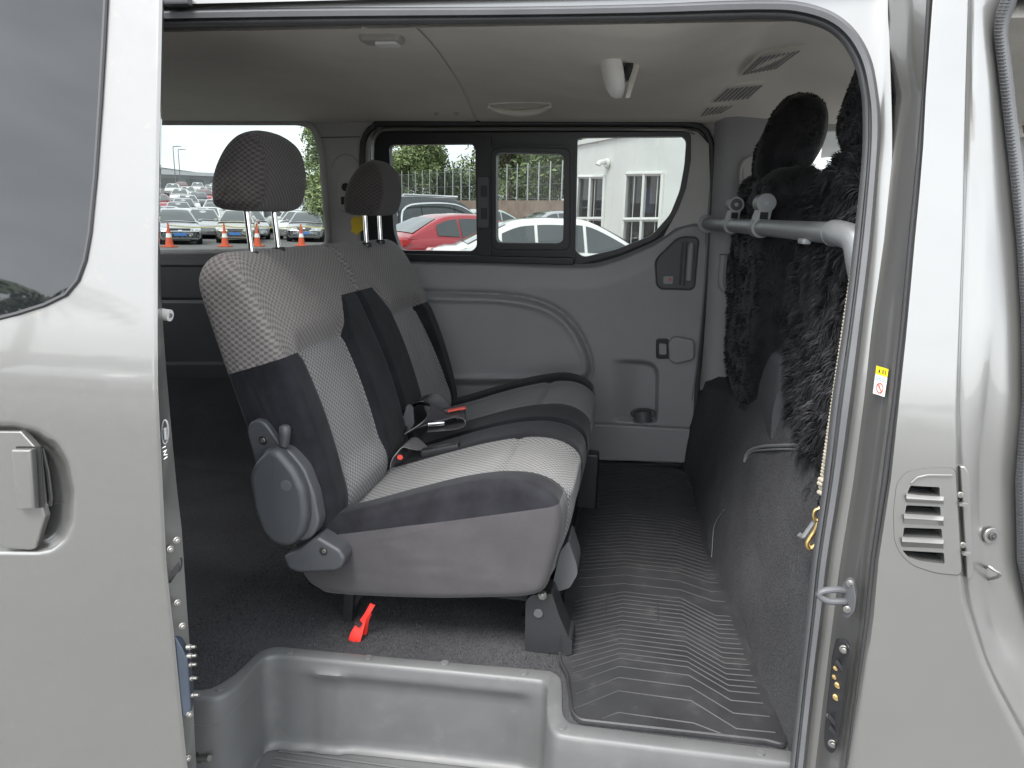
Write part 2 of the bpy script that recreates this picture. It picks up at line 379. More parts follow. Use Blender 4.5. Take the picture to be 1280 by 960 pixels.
# the seal round the opening and the silver flange outside it: paired paths
so_ = [(150, 13), (205, 12), (400, 9), (640, 8), (800, 5), (900, 1), (960, 0), (1000, 2), (1040, 14), (1070, 38), (1090, 75), (1099, 125), (1101, 160), (1099, 200), (1091, 300), (1079, 400), (1067, 500), (1053, 600), (1037, 700), (1029, 770), (1019, 850), (1007, 960), (1003, 1000)]
si_ = [(150, 36), (205, 35), (400, 32), (640, 29), (800, 27), (900, 25), (950, 24), (990, 26), (1028, 36), (1051, 53), (1067, 80), (1075, 110), (1078, 140), (1077, 200), (1067, 300), (1055, 400), (1040, 500), (1029, 600), (1015, 700), (1008, 770), (999, 850), (987, 960), (983, 1000)]
fl_ = [(150, -60), (205, -60), (400, -60), (640, -60), (800, -60), (900, -60), (960, -60), (1010, -60), (1060, -60), (1110, -60), (1110, -20), (1110, 20), (1112, 60), (1115, 200), (1105, 300), (1091, 400), (1080, 500), (1067, 600), (1051, 700), (1042, 770), (1032, 850), (1019, 960), (1014, 1000)]
def dens(path, n): return spl(path, n)
N = 110
# densify all three with one parameter so that the pairs stay together
def pair(paths, n):
    k = len(paths[0]); out = [[] for _ in paths]
    for i in range(n):
        u = i/(n-1)*(k-1); a = min(int(u), k-2); f = u-a
        for q, p in enumerate(paths):
            P0, P1, P2, P3 = p[max(a-1, 0)], p[a], p[a+1], p[min(a+2, k-1)]
            out[q].append(tuple(.5*(2*P1[c]+(P2[c]-P0[c])*f+(2*P0[c]-5*P1[c]+4*P2[c]-P3[c])*f*f+(3*P1[c]-P0[c]-3*P2[c]+P3[c])*f**3) for c in (0, 1)))
    return out
so, si, fl = pair([so_, si_, fl_], N)
M = MB(); rows = []
prof = [(-.06, .150), (0, .128), (.02, .118), (.18, .108), (.48, .112), (.56, .126), (.62, .126), (.70, .118), (.82, .122), (.90, .135), (.97, .150), (1.0, .17), (1.0, .23)]
for a, b in zip(so, si): rows.append([SK(a[0]+(b[0]-a[0])*t, a[1]+(b[1]-a[1])*t, o) for t, o in prof])
M.grid(rows); M.build('door_seal', MT['seal'], van, 60)
M = MB(); rows = []
for i, (a, b) in enumerate(zip(fl, so)):
    top = max(0, min(1, (so[i][0] > 1090) or (so[i][0]-950)/140))
    oo = .0*(1-top)+.116*top
    r = []
    for t in (-.04, 0, .15, .3, .45, .6, .75, .88, .95, 1.02): r.append(SK(a[0]+(b[0]-a[0])*t, a[1]+(b[1]-a[1])*t, .112+.010*max(0, t)+(.012 if t < 0 else 0)))
    rows.append(r)
M.grid(rows); M.build('door_flange', MT['silver'], van, 40)
# recessed face of the pillar and its outer lip
M = MB(); M.grid(strip(['j0', 'j1', 'j2', 'j3'], [.135, .112, .03, .004], 4)); jamb = M.build('pillar_recess', MT['silver'], van, 40)
M = MB(); rows = []
for y in YS:
    a, b = lx('j3', y), lx('j4', y); rows.append([SK(a, y, .006), SK(a+(b-a)*.2, y, .0), SK(a+(b-a)*.5, y, -.002), SK(a+(b-a)*.8, y, .001), SK(b, y, .010)])
M.grid(rows); M.build('edge_trim', MT['rubber'], van, 50)
# outer panel, pressed vent pocket, front door shut face
VP = [(1114, 640), (1117, 610), (1125, 592), (1140, 584), (1165, 582), (1197, 582), (1205, 722), (1170, 719), (1140, 710), (1124, 697), (1116, 680), (1114, 660)]
VC = (1160, 651); VQ = [(VC[0]+(x-VC[0])*.92, VC[1]+(y-VC[1])*.94) for x, y in [(1117, 640), (1121, 604), (1134, 589), (1160, 585), (1194, 585), (1202, 719), (1170, 716), (1142, 707), (1127, 694), (1118, 676)]]
def hole(p, poly, d0=1.0): return sst(-d0, d0, sdist(p[0], p[1], poly))
M = MB(); rows = []
ys = [-40, 0, 60, 120, 180, 240, 300, 360, 420, 470, 510, 540, 560]+[566+2*i for i in range(90)]+[750, 770, 800, 830, 860, 900, 940, 980, 1010]
for y in ys:
    a, b = lx('j4', y), lx('s5', y); r = []
    for k in range(49):
        x = a+(b-a)*k/48; o = .0006*math.sin(y*.011+x*.02)
        if 570 < y < 735: o += .05*hole((x, y), VQ)
        edge = min(k/48, 1-k/48)
        o += .006*(1-sst(0, .045, edge))
        r.append(SK(x, y, o))
    rows.append(r)
M.grid(rows); panel = M.build('outer_panel', MT['silver'], van, 50)
M = MB(); M.grid(strip(['s5', 's6', 's7', 's8', 's9'], [.007, .022, .030, .045, .06], 3)); M.build('front_door_shut_face', MT['silver'], van, 50)
M = MB(); rows = []
for y in YS:
    a, b = lx('s9', y), lx('s10', y)
    rows.append([SK(a, y, .064), SK(a+(b-a)*.08, y, .048), SK(a+(b-a)*.5, y, .042), SK(a+(b-a)*.85, y, .05), SK(b, y, .07), SK(b+2, y, .13)])
M.grid(rows); fseal = M.build('front_door_seal', MT['seal'], van, 60)
M = MB()
for i in range(170):                         # fine ribs of the front door seal
    y = -5+i*4.4
    if y > 740: break
    a, b = lx('s9', y), lx('s10', y)
    M.tube([SK(a+(b-a)*t, y, o) for t, o in ((.1, .045), (.3, .041), (.5, .0395), (.7, .0425))], .0011, 5)
M.build('seal_ribs', MT['rubber'], fseal)['kind'] = 'stuff'
# cabin air vent set into the panel
vent = None
M = MB()
VO = rnd([(1117, 640), (1121, 604), (1134, 589), (1160, 585), (1194, 585), (1202, 719), (1170, 716), (1142, 707), (1127, 694), (1118, 676)], 8)
slots = [[(1138, 607), (1174.5, 609), (1175, 622), (1134, 617)], [(1133, 631.5), (1175.5, 633.5), (1176, 645), (1131, 642)], [(1130, 659.5), (1177, 661), (1178, 673), (1128.5, 671)], [(1128, 688), (1180, 691), (1181, 705), (1150, 701), (1135, 696)]]
M.sheet([SK(x, y, -.001) for x, y in VO], [[SK(x, y, -.001) for x, y in rnd(s, 2, 3)] for s in slots], (0, .03, 0)); vent = M.build('air_vent', MT['silver'], van, 30)
M = MB(); M.tube([SK(x, y, .0002) for x, y in VO], .0013, 6, closed=True); M.build('vent_gap', MT['rubber'], vent)
M = MB(); M.tube([SK(x, y, -.0025) for x, y in [(1190, 594.5), (1160, 594), (1147, 597), (1139, 604)]], .0016, 6)
M.build('vent_bead', MT['silver'], vent)
for k in range(3):
    a, b = slots[k], slots[k+1]
    y0, y1 = a[3][1]-1, b[0][1]+1; xl = a[3][0]-1; xr = 1180
    M = MB(); M.grid([[SK(xl+(xr-xl)*t, y0-5+t*2, .026) for t in (0, .3, .7, 1)], [SK(xl+(xr-xl)*t, y0+2+t*3, -.002) for t in (0, .3, .7, 1)], [SK(xl+(xr-xl)*t, y0+7+t*3, -.008) for t in (0, .3, .7, .98)], [SK(xl+(xr-xl)*t, y1-1+t*2, .004) for t in (0, .3, .7, 1)]])
    M.build('slat', MT['silver'], vent, 25)
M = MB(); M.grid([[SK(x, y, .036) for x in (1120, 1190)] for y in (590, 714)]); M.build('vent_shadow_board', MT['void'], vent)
# clip cover beside the vent with two screws
M = MB()
M.prism([SK(x, y, .015) for x, y in [(1196, 580), (1202, 580), (1208, 590), (1212, 680), (1213, 712), (1210, 720), (1205, 719)]], (0, -.012, 0), bev=.002)
M.box(SK(1204, 630.5, -.005), (.011, .006, .004)); M.box(SK(1208, 692, -.005), (.011, .006, .004))
cc = M.build('hinge_cover', MT['silver'], van)
for x, y in ((1202, 620), (1205, 683)):
    M = MB(); c = SK(x, y, -.004); M.disc(c+Vector((0, .006, 0)), (0, -1, 0), .0046, 14, th=.003); M.box(c+Vector((0, .003, 0)), (.005, .002, .001)); M.box(c+Vector((0, .003, 0)), (.001, .002, .005))
    M.build('screw', MT['zinc'], cc)
# grommet and wire stay on the front door shut face
M = MB(); c = SK(1238, 669, .045); nn = Vector((.35, -1, 0)).normalized()
M.disc(c, nn, .0125, 24, th=.003); g = M.build('grommet_rim', MT['silver'], van)
M = MB(); M.disc(c+nn*.003, nn, .0065, 20, th=.003); M.disc(c+nn*.006, nn, .0025, 12, th=.002); M.build('grommet', MT['rubber'], g)
M = MB(); M.tube(spl([SK(x, y, o) for x, y, o in [(1231, 710, .05), (1236, 708, .03), (1243, 713, .025), (1250, 717, .025), (1247, 721, .028), (1235, 724, .045)]], 24), .0024, 8); M.build('wire_stay', MT['zinc'], van)
# striker on the pillar
J = lambda x, y, o: SK(x, y, o)
M = MB(); M.prism([J(x, y, .045-(x-1050)*.0012) for x, y in rnd([(1054, 728), (1062, 720), (1069, 725), (1073, 745), (1071, 762), (1062, 771), (1055, 766), (1056, 748)], 5)], (-.006, -.010, 0), bev=.002)
st = M.build('striker_plate', MT['plastic_d'], van)
M = MB(); M.tube(spl([J(1062, 739, .03), J(1045, 737, .02), J(1028, 739, .015), J(1024, 744, .015), J(1034, 751, .015), J(1052, 752, .02), J(1063, 752, .03)], 30), .0052, 10); M.build('striker_loop', MT['plastic_d'], st)
for x, y in ((1063, 729), (1059, 761)):
    M = MB(); M.disc(J(x, y, .02), (-.4, -1, 0), .0062, 12, th=.004); M.disc(J(x, y, .015), (-.4, -1, 0), .003, 8, th=.002); M.build('bolt', MT['zinc'], st)
# black contact plate with bolts and brass pins
M = MB(); M.prism([J(x, y, .064-(x-1032)*.0015) for x, y in rnd([(1045, 797), (1058, 798), (1063, 806), (1057, 850), (1047, 930), (1040, 938), (1031, 930), (1030, 915), (1036, 860), (1040, 820)], 5)], (-.003, -.012, 0), bev=.002)
po = lambda x: .064-(x-1032)*.0015-.0115
cp = M.build('contact_plate', MT['black'], van)
for (x, y) in ((1051, 830), (1042, 898), (1043, 912)):
    M = MB(); M.prism([J(x+a, y+b, po(x)+.002) for a, b in ((-8, -4), (-5, -8), (6, 6), (3, 10))], (-.001, -.006, 0), bev=.001); M.build('plate_rib', MT['black'], cp)
for x, y, r, m in ((1055, 811, .0072, 'zinc'), (1041, 929, .0075, 'zinc')):
    M = MB(); M.disc(J(x, y, po(x)), (-.35, -1, 0), r, 14, th=.004); M.disc(J(x, y, po(x)-.004), (-.35, -1, 0), r*.62, 6, th=.006); M.build('bolt', MT[m], cp)
for x, y, r, m in ((1044.5, 834.5, .0042, 'brass'), (1043, 845.5, .0042, 'brass'), (1047, 856, .0058, 'brass'), (1045, 871, .006, 'brass'), (1036, 894.5, .0042, 'zinc')):
    M = MB(); M.disc(J(x, y, po(x)), (-.35, -1, 0), r, 14, th=.004, rx=.75); M.disc(J(x, y, po(x)-.004), (-.35, -1, 0), r*.5, 10, th=.002); M.build('contact_pin', MT[m], cp)
# rubber bump stop high on the recess and small hole covers
M = MB(); M.disc(J(1130, 420, .03), (-.5, -1, 0), .006, 12, th=.003); M.build('plug', MT['silver'], van)
# warning sticker
def stk(px, py, o=.0): return J(px, py, .092-(px-lx('j1', py))/(lx('j2', py)-lx('j1', py))*.07-.004-o)
q = [(1095.5, 457), (1110.5, 461.5), (1105.5, 496), (1091, 491.5)]
def qp(u, v, o=0):
    a = Vector(q[0]).lerp(Vector(q[1]), u); b = Vector(q[3]).lerp(Vector(q[2]), u); p = a.lerp(b, v); return stk(p.x, p.y, o)
M = MB(); M.prism([qp(0, 0), qp(1, 0), qp(1, 1), qp(0, 1)], (0, -.0008, 0)); sticker = M.build('warning_sticker', MT['paper'], van)
M = MB(); M.prism([qp(0, 0, .0009), qp(1, 0, .0009), qp(1, .29, .0009), qp(0, .29, .0009)], (0, -.0003, 0)); M.build('sticker_header', MT['stick_y'], sticker)
M = MB(); M.prism([qp(.2, .21, .0014), qp(.3, .08, .0014), qp(.4, .21, .0014)], (0, -.0003, 0))
for u in (.52, .72):
    for a in range(4): M.prism([qp(u, .08+a*.04, .0014), qp(u+.14, .08+a*.04, .0014), qp(u+.14, .095+a*.04, .0014), qp(u, .095+a*.04, .0014)], (0, -.0003, 0))
    M.prism([qp(u+.06, .07, .0015), qp(u+.085, .07, .0015), qp(u+.085, .23, .0015), qp(u+.06, .23, .0015)], (0, -.0003, 0))
M.build('sticker_symbols', MT['stick_k'], sticker)
M = MB()
for a in range(3):
    x = .1
    while x < .85:
        w_ = random.uniform(.05, .1); M.prism([qp(x, .35+a*.06, .0012), qp(x+w_, .35+a*.06, .0012), qp(x+w_, .375+a*.06, .0012), qp(x, .375+a*.06, .0012)], (0, -.0003, 0)); x += w_+.05
M.build('sticker_text', mat('sticker_blue', (.12, .2, .5), .4), sticker)
M = MB(); ring = [qp(.52+.27*math.cos(a*math.pi/14), .745+.17*math.sin(a*math.pi/14), .0016) for a in range(28)]
M.tube(ring, .0007, 6, closed=True); M.tube([qp(.33, .63, .0016), qp(.71, .86, .0016)], .0006, 6); M.tube([qp(.5, .66, .0015), qp(.45, .74, .0015), qp(.58, .8, .0015)], .0005, 6)
M.build('prohibition_ring', MT['stick_r'], sticker)
# ---------------------------------------------------------------- sill, stepwell
STZ, FLZ = .40, .62
rim_o = [(-.93, 1.205), (-.851, 1.216), (-.82, 1.233), (-.80, 1.29), (-.794, 1.35), (-.785, 1.378), (-.756, 1.395), (-.70, 1.398), (-.43, 1.412), (-.16, 1.43), (-.135, 1.428), (-.115, 1.41), (-.105, 1.36), (-.098, 1.30), (-.085, 1.275), (-.06, 1.268), (.10, 1.27), (.34, 1.276), (.42, 1.278)]
rim_i = [(-.93, 1.180), (-.86, 1.190), (-.80, 1.196), (-.775, 1.235), (-.772, 1.31), (-.768, 1.345), (-.745, 1.359), (-.70, 1.362), (-.43, 1.377), (-.175, 1.389), (-.150, 1.387), (-.140, 1.375), (-.134, 1.33), (-.125, 1.27), (-.108, 1.235), (-.085, 1.227), (.08, 1.23), (.33, 1.237), (.42, 1.239)]
ro = spl([Vector((x, y, 0)) for x, y in rim_o], 120); ri = spl([Vector((x, y, 0)) for x, y in rim_i], 120)
M = MB(); rows = []
for a, b in zip(ro, ri):
    n = (b-a).normalized(); back = sst(-.72, -.62, b.x)*(1-sst(-.2, -.16, b.x)); back = back if b.y > 1.33 else 0
    rib = .008*(sst(-.665, -.645, b.x)*(1-sst(-.60, -.58, b.x))) if b.y > 1.33 else 0
    if b.x > -.15 and b.y < 1.3 or b.x < -.78: zt = STZ
    r = [Vector((a.x, a.y, FLZ-.01)), Vector((a.x, a.y, FLZ+.004)), a+n*.006+Vector((0, 0, FLZ+.006)), b-n*.008+Vector((0, 0, FLZ+.006)), b-n*.002+Vector((0, 0, FLZ+.003)), b+Vector((0, 0, FLZ-.004)), b+n*.002+Vector((0, 0, FLZ-.018))]
    ins = -n*.012*back
    for k, z in enumerate((.596, .585, .575, .55, .52, .49, .46, .43, STZ+.014)): r.append(b+n*(.003+k*.0006)+ins*(1 if k > 1 else .3*k)+n*rib+Vector((0, 0, z)))
    r.append(b+n*(.012+rib)+ins+Vector((0, 0, STZ+.004))); r.append(b+n*(.024+rib)+ins+Vector((0, 0, STZ)))
    rows.append(r)
M.grid(rows); step = M.build('step_trim', MT['step'], van, 50)
M = MB()
M.box(((-.93-.1)/2+.05, 1.20, STZ-.006), (.95, .42, .008))
M.build('step_tread', MT['step'], step)
for k in range(9):
    M = MB(); y = 1.335-k*.022
    M.tube([(-.74+k*.001, y, STZ+.0005), (-.165, y+.01, STZ+.0005)], .0035, 6, flat=.5); M.build('tread_rib', MT['step'], step)
M = MB(); M.tube([Vector((p.x, p.y, 0))+(p-o).normalized()*.004+Vector((0, 0, .565+.02*sst(-.80, -.76, p.x))) for o, p in zip(ro, ri) if p.x < -.755 and p.y < 1.345], .0018, 6); M.build('trim_joint_line', MT['step'], step)
for px, py in ((275, 861), (363, 815), (460, 822), (556, 829), (655, 841), (702, 909), (950, 941)):
    M = MB(); c = at(px, py, Z=FLZ+.006); M.disc(c, (0, 0, 1), .0095, 20, th=.0022); M.disc(c+Vector((0, 0, .0018)), (0, 0, 1), .007, 20, th=.001); M.build('trim_clip', MT['step'], step)
M = MB(); c = Vector((-.80, 1.20, .47)); M.disc(at(254, 945, Y=1.19), (.5, -1, .1), .016, 20, th=.002); bp = M.build('stop_socket', MT['void'], step)
M = MB(); M.cyl(at(246, 948, Y=1.185), at(262, 948, Y=1.175), .0062, 12); M.build('stop_pin', MT['zinc'], bp)
# ---------------------------------------------------------------- floor carpet
M = MB(); poly = [Vector((p.x, p.y, FLZ)) for p in ro]+[Vector((.42, 2.97, FLZ)), Vector((-2.65, 2.97, FLZ)), Vector((-2.65, 1.19, FLZ))]
M.sheet(poly); floor = M.build('floor_carpet', MT['carpet'], van, 0)
M = MB()
for i in range(26000):                       # short pile where the floor is near
    x, y = random.uniform(-1.0, -.1), random.uniform(1.2, 2.0)
    if y < 1.38+.08*random.random() and x > -.80: continue
    a = random.uniform(0, 6.28); h = random.uniform(.002, .0055); d = Vector((math.cos(a), math.sin(a), 0))*.0007; t = Vector((random.uniform(-.004, .004), random.uniform(-.004, .004), h)); p = Vector((x, y, FLZ))
    M.add([p-d, p+d, p+t], [(0, 1, 2)], 0 if random.random() < .75 else 1)
pile = M.build('carpet_pile', [mat('carpet_fibre', (.018, .018, .02), .9, spec=.1), mat('carpet_fibre_light', (.09, .09, .094), .9, spec=.1)], floor, 0, rec=False); kind(pile, 'stuff')
# ---------------------------------------------------------------- carpeted riser under the front seats
bl = [Vector(p) for p in ((.215, 2.98, .61), (.235, 2.75, .61), (.25, 2.4, .61), (.262, 2.1, .61), (.29, 1.8, .61), (.315, 1.5, .61), (.338, 1.27, .61), (.345, 1.2, .61))]
tl = [Vector(p) for p in ((.275, 2.98, .985), (.285, 2.75, .99), (.325, 2.5, 1.035), (.345, 2.2, 1.10), (.365, 1.9, 1.125), (.385, 1.6, 1.10), (.40, 1.35, 1.06), (.41, 1.2, 1.04))]
b_, t_ = spl(bl, 60), spl(tl, 60); M = MB(); rows = []
for i, (a, b) in enumerate(zip(b_, t_)):
    r = []
    for k in range(24):
        t = k/23; p = a.lerp(b, t); p.x += -.012*math.sin(t*math.pi)+.004*noise.noise(p*9)+.003*noise.noise(p*25); r.append(p)
    for k in range(1, 9):
        t = k/8*math.pi/2; r.append(b+Vector((.045*math.sin(t)-.0, 0, .0)) + Vector((0, 0, .028*math.sin(t*1.0)*(1-.0*k))))
    r.append(b+Vector((.35, 0, .03))); rows.append(r)
M.grid(rows); M.build('carpeted_riser', MT['carpet_r'], van, 70)
def rz(px, py, lo=.0):                       # a point on the riser face under a pixel
    d = ray(px, py); best = None
    for k in range(200):
        t = 1.2+k*.01; p = CAM+d*t
        j = min(range(60), key=lambda i: abs(b_[i].y-p.y)); u = (p.z-.61)/(t_[j].z-.61)
        x = b_[j].x+(t_[j].x-b_[j].x)*u-.012*math.sin(max(0, min(1, u))*math.pi)
        if p.x > x-lo: return p
    return p
M = MB(); M.tube(spl([rz(x, y, .004) for x, y in [(931, 577), (933, 568), (940, 562), (955, 558), (975, 557), (1005, 556)]], 24), .0045, 8); M.tube(spl([rz(x, y, .004) for x, y in [(933, 574), (937, 567), (945, 563.5), (975, 561.5), (1010, 562)]], 20), .0025, 6)
M.build('carpet_slit_binding', MT['metalgrey'], van)
M = MB(); M.tube(spl([rz(x, y, .004) for x, y in [(905, 637), (893, 657), (890, 690), (888, 712)]], 20), .0012, 5); M.build('loose_thread', MT['metalgrey'], van)
# ---------------------------------------------------------------- far wall, upper trim, windows
def fp(pts, off=0): return [FW(x, y, off) for x, y in pts]
qwin = rnd([(60, 152), (376, 152), (392, 158), (402, 185), (411, 300), (405, 313), (60, 318)], 10)
qpt = [(60, 152), (378, 152), (411, 306), (404, 313), (60, 318)]
door_ap = rnd([(462, 160), (872, 160), (886, 178), (871, 585), (700, 590), (470, 590), (452, 330)], 14)
door_ap = [(x, y) for x, y in door_ap]
fr_win = [(995, 168), (1275, 140), (1300, 300), (1010, 330)]
M = MB()
M.sheet(fp([(-160, 128), (1500, 110), (1620, 640), (900, 600), (-160, 600)]), [fp(qwin), fp(door_ap), fp(fr_win)], (0, .05, 0))
far = M.build('far_wall_trim', MT['trim'], van, 30)
M = MB()                                     # rounded reveal round the rear quarter window
M.tube([FW(x, y, .0) for x, y in qwin], .014, 10, closed=True); M.build('window_reveal', MT['trim'], far, 60)
M = MB(); M.sheet([p+Vector((0, .035, 0)) for p in fp(qwin)]); kind_q = M.build('quarter_window', MT['glass'], far, 0)
M = MB(); M.sheet([p+Vector((0, .035, 0)) for p in fp(fr_win)]); M.build('front_window', MT['clear'], far, 0)
# lower trim left: dark panel lines, wheel arch
def hbar(x0, x1, y0, y1, off, th, mt, name, parent, bev=.006, r=4):
    M = MB(); M.prism(fp(rnd([(x0, y0), (x1, y0), (x1, y1), (x0, y1)], r), off-th), (0, -th, 0), bev=bev); return M.build(name, MT[mt], parent)
M = MB(); rows = []
for x in range(-160, 480, 20):
    rows.append([FW(x, y, o) for y, o in ((317, .0), (320, .03), (331, .035), (334, .028), (372, .03), (375, .022), (379, .03), (452, .032), (456, .05), (466, .052), (474, .05), (478, .03))])
M.grid(rows); M.build('rear_side_panel', MT['plastic_d'], van, 30)
M = MB(); rows = []
for x in range(-160, 470, 20): rows.append([FW(x, 470, .03), FW(x, 478, .10), FW(x, 500, .20)+Vector((0, -.05, 0)), FW(x, 530, .30), Vector((FW(x, 560, .35).x, 2.40, .60))])
M.grid(rows); M.build('wheel_arch_carpet', MT['carpet'], van, 60)
# pillar details: seat belt reel trim, speaker ring
M = MB(); M.prism(fp(rnd([(424, 226), (431, 221), (448, 224), (450, 262), (430, 266), (425, 258)], 5), .0), (0, -.022, 0), bev=.006); s = M.build('belt_guide', MT['trim'], van)
M = MB(); M.disc(FW(432, 234, .022), (0, -1, 0), .016, 20, th=.004); M.box(FW(434, 251, .024), (.05, .006, .03), bev=.002); M.build('belt_slot', MT['black'], s)
M = MB(); M.tube([FW(432+17*math.cos(a/12*math.pi), 210-17*math.sin(a/12*math.pi), .001) for a in range(13)], .003, 6); M.build('anchor_cover', MT['trim'], van)
M = MB(); M.tube([FW(396, 172, .001), FW(450, 171, .001)], .0018, 6); M.build('trim_joint', MT['plastic_d'], far)
# ---------------------------------------------------------------- far sliding door
door2 = MB()
win_r = rnd([(486, 181), (590, 180), (594, 186), (596, 308), (590, 314), (500, 313), (492, 290)], 7)
win_s = rnd([(621, 191), (705, 193), (704, 304), (621, 303)], 8)
win_f = rnd([(721, 172), (853, 170), (858, 176), (856, 205), (850, 238), (838, 268), (815, 294), (770, 312), (728, 322), (718, 312)], 7)
top_l = [(448, 305), (500, 322), (600, 326), (716, 330), (760, 325), (815, 303), (845, 284), (866, 278), (889, 283)]
bot_l = [(440, 580), (500, 581), (600, 582), (716, 584), (760, 584), (800, 584), (830, 584), (850, 584), (866, 584)]
POCK = rnd([(755, 447), (806, 450), (819, 454), (825, 466), (823, 530), (755, 527)], 8)
tl2, bl2 = pair([top_l, bot_l], 230); M = MB(); rows = []
ARC = spl([Vector(p) for p in [(470, 362), (545, 367), (620, 369), (670, 377), (700, 391), (720, 412), (733, 437), (738, 458), (735, 470), (724, 477), (700, 480)]], 60)
def belowarc(x, y):
    return sdist(x, y, [tuple(p) for p in ARC]+[(470, 480)])
for a, b in zip(tl2, bl2):
    r = []
    for k in range(150):
        t = k/149; x, y = a[0]+(b[0]-a[0])*t, a[1]+(b[1]-a[1])*t; o = .02
        o += .022*(1-sst(0, 34, math.hypot(x-a[0], y-a[1])))*sst(0, 6, math.hypot(x-a[0], y-a[1]))*-1
        if y < 485 and x < 745:
            s = belowarc(x, y); o += .010*sst(0, 5, s)-.016*math.exp(-((s+2)/2.4)**2)+.012*math.exp(-((s-7)/3.2)**2)
        if 745 < x < 832 and 440 < y < 535:
            s = sdist(x, y, POCK); o -= .045*sst(0, 6, s)*sst(760, 800, x)*sst(444, 454, y)
        r.append(FW(x, y, o))
    rows.append(r)
M.grid(rows); d2 = M.build('sliding_door_trim', MT['plastic'], van, 60)
M = MB()                                     # pale pillar trim in front of the far window, dark frame with three openings
M.sheet(fp([(862, 163), (872, 165), (886, 180), (889, 283), (868, 279), (845, 285), (829, 297), (848, 262), (858, 235), (864, 200), (864, 172)], .022), [], (0, .03, 0)); M.build('window_pillar_trim', MT['trim'], d2)
M = MB(); outer = rnd([(467, 166), (862, 165), (866, 176), (863, 206), (857, 240), (843, 272), (819, 299), (772, 318), (722, 331), (600, 327), (478, 322)], 6)
M.sheet(fp(outer, .012), [fp(win_r, .012), fp(win_s, .012), fp(win_f, .012)], (0, .035, 0)); wf = M.build('window_frame', MT['black'], d2)
for wn, nm, dd in ((win_r, 'rear_pane', .035), (win_f, 'front_pane', .035), (win_s, 'sliding_pane', .02)):
    M = MB(); M.sheet([p+Vector((0, dd, 0)) for p in fp(wn, .012)]); M.build(nm, MT['glass'], d2, 0)
M = MB()
so2 = rnd([(611, 181), (717, 182), (716, 317), (611, 315)], 10)
M.sheet(fp(so2, .030), [fp(rnd([(620, 190), (706, 192), (705, 305), (620, 304)], 8), .030)], (0, .02, 0)); M.tube(fp(rnd([(614, 184), (713, 185), (712, 313), (614, 312)], 10), .03), .003, 6, closed=True); M.build('slider_frame', MT['black'], d2)
M = MB(); M.sheet(fp([(597, 172), (614, 172), (614, 322), (597, 320)], .024), [], (0, .014, 0)); M.build('window_mullion', MT['black'], d2); M = MB(); M.sheet(fp([(709, 170), (722, 170), (719, 326), (711, 326)], .022), [], (0, .012, 0)); M.build('window_mullion', MT['black'], d2)
M = MB(); M.prism(fp(rnd([(598, 221), (612, 221), (612, 285), (598, 285)], 3), .024), (0, -.012, 0), bev=.003); lt = M.build('slider_latch', MT['plastic_d'], d2)
for y in (232, 260): 
    M = MB(); M.prism(fp(rnd([(601, y), (609, y), (609, y+14), (601, y+14)], 2), .036), (0, -.006, 0), bev=.002); M.build('latch_button', MT['black'], lt)
M = MB(); M.prism(fp(rnd([(500, 317), (718, 322), (718, 331), (500, 326)], 3), .02), (0, -.018, 0), bev=.004); M.build('slider_rail', MT['black'], d2)
M = MB(); M.tube(spl(fp([(466, 200), (467, 176), (473, 166), (484, 162.5), (560, 161.5), (700, 161), (840, 161.5), (858, 163), (868, 168)], .016), 60), .0075, 8); M.build('window_channel', MT['silver'], d2)
M = MB(); M.sheet(fp(rnd([(440, 140), (900, 140), (890, 300), (860, 610), (430, 610)], 6), -.035), [fp([(474, 172), (863, 171), (862, 205), (857, 241), (843, 271), (819, 298), (774, 317), (722, 327), (600, 323), (484, 318)], -.035)], (0, .03, 0)); M.build('aperture_flange', MT['rubber'], d2)
M = MB(); M.tube(spl(fp([(455, 330), (453, 200), (457, 170), (468, 158), (480, 155), (640, 154), (800, 154), (858, 155), (876, 159), (886, 172), (890, 200), (884, 330), (872, 470), (866, 584)], .012), 120), .012, 10); M.build('aperture_seal', MT['rubber'], van, 60)
M = MB(); M.tube(spl(fp([(887, 240), (880, 360), (871, 455), (865, 500)], .024), 40), .003, 6); M.build('seal_piping', MT['metalgrey'], van)
M = MB(); M.prism(fp([(704, 526), (862, 534), (860, 576), (704, 572)], .03), (0, -.028, 0), bev=.008); M.build('sill_ledge', MT['plastic'], d2)
M = MB(); M.cyl(FW(803, 514, -.01), FW(804, 527, .0), .036, 24); M.disc(FW(804, 515, .0), (0, -.4, 1), .028, 24, th=.001); M.tube([FW(804+15*math.cos(a/16*2*math.pi), 517+6*math.sin(a/16*2*math.pi), .012) for a in range(16)], .004, 6, closed=True); M.build('cup_holder', MT['plastic_d'], d2)
# inner handle
HB = rnd([(820, 340), (819, 328), (823, 321), (846, 299), (856, 296), (870, 297), (873, 302), (868, 358), (864, 362), (826, 361), (821, 356)], 4)
M = MB(); M.sheet(fp(HB, .023), [], (0, .01, 0)); hp = M.build('handle_bezel', MT['plastic_d'], d2)
M = MB(); M.tube(fp(HB, .023), .0035, 6, closed=True); M.build('bezel_gap', MT['rubber'], hp)
M = MB(); M.tube(fp([(864, 308), (861, 350)], .032), .012, 12); M.tube(fp([(864, 303), (864.3, 308)], .03), [.006, .012], 12); M.build('door_handle', MT['plastic'], hp, 60)
M = MB(); M.prism(fp([(852, 302), (855, 302), (851, 356), (848, 356)], .024), (0, -.004, 0), bev=.001); M.prism(fp([(857, 301), (859, 301), (856, 357), (854, 357)], .024), (0, -.004, 0), bev=.001); M.build('handle_slot', MT['black'], hp)
M = MB(); M.prism(fp(rnd([(829, 345), (842, 345), (841, 355), (829, 355)], 2), .023), (0, -.008, 0), bev=.002); kb = M.build('lock_knob', MT['plastic_l'], hp)
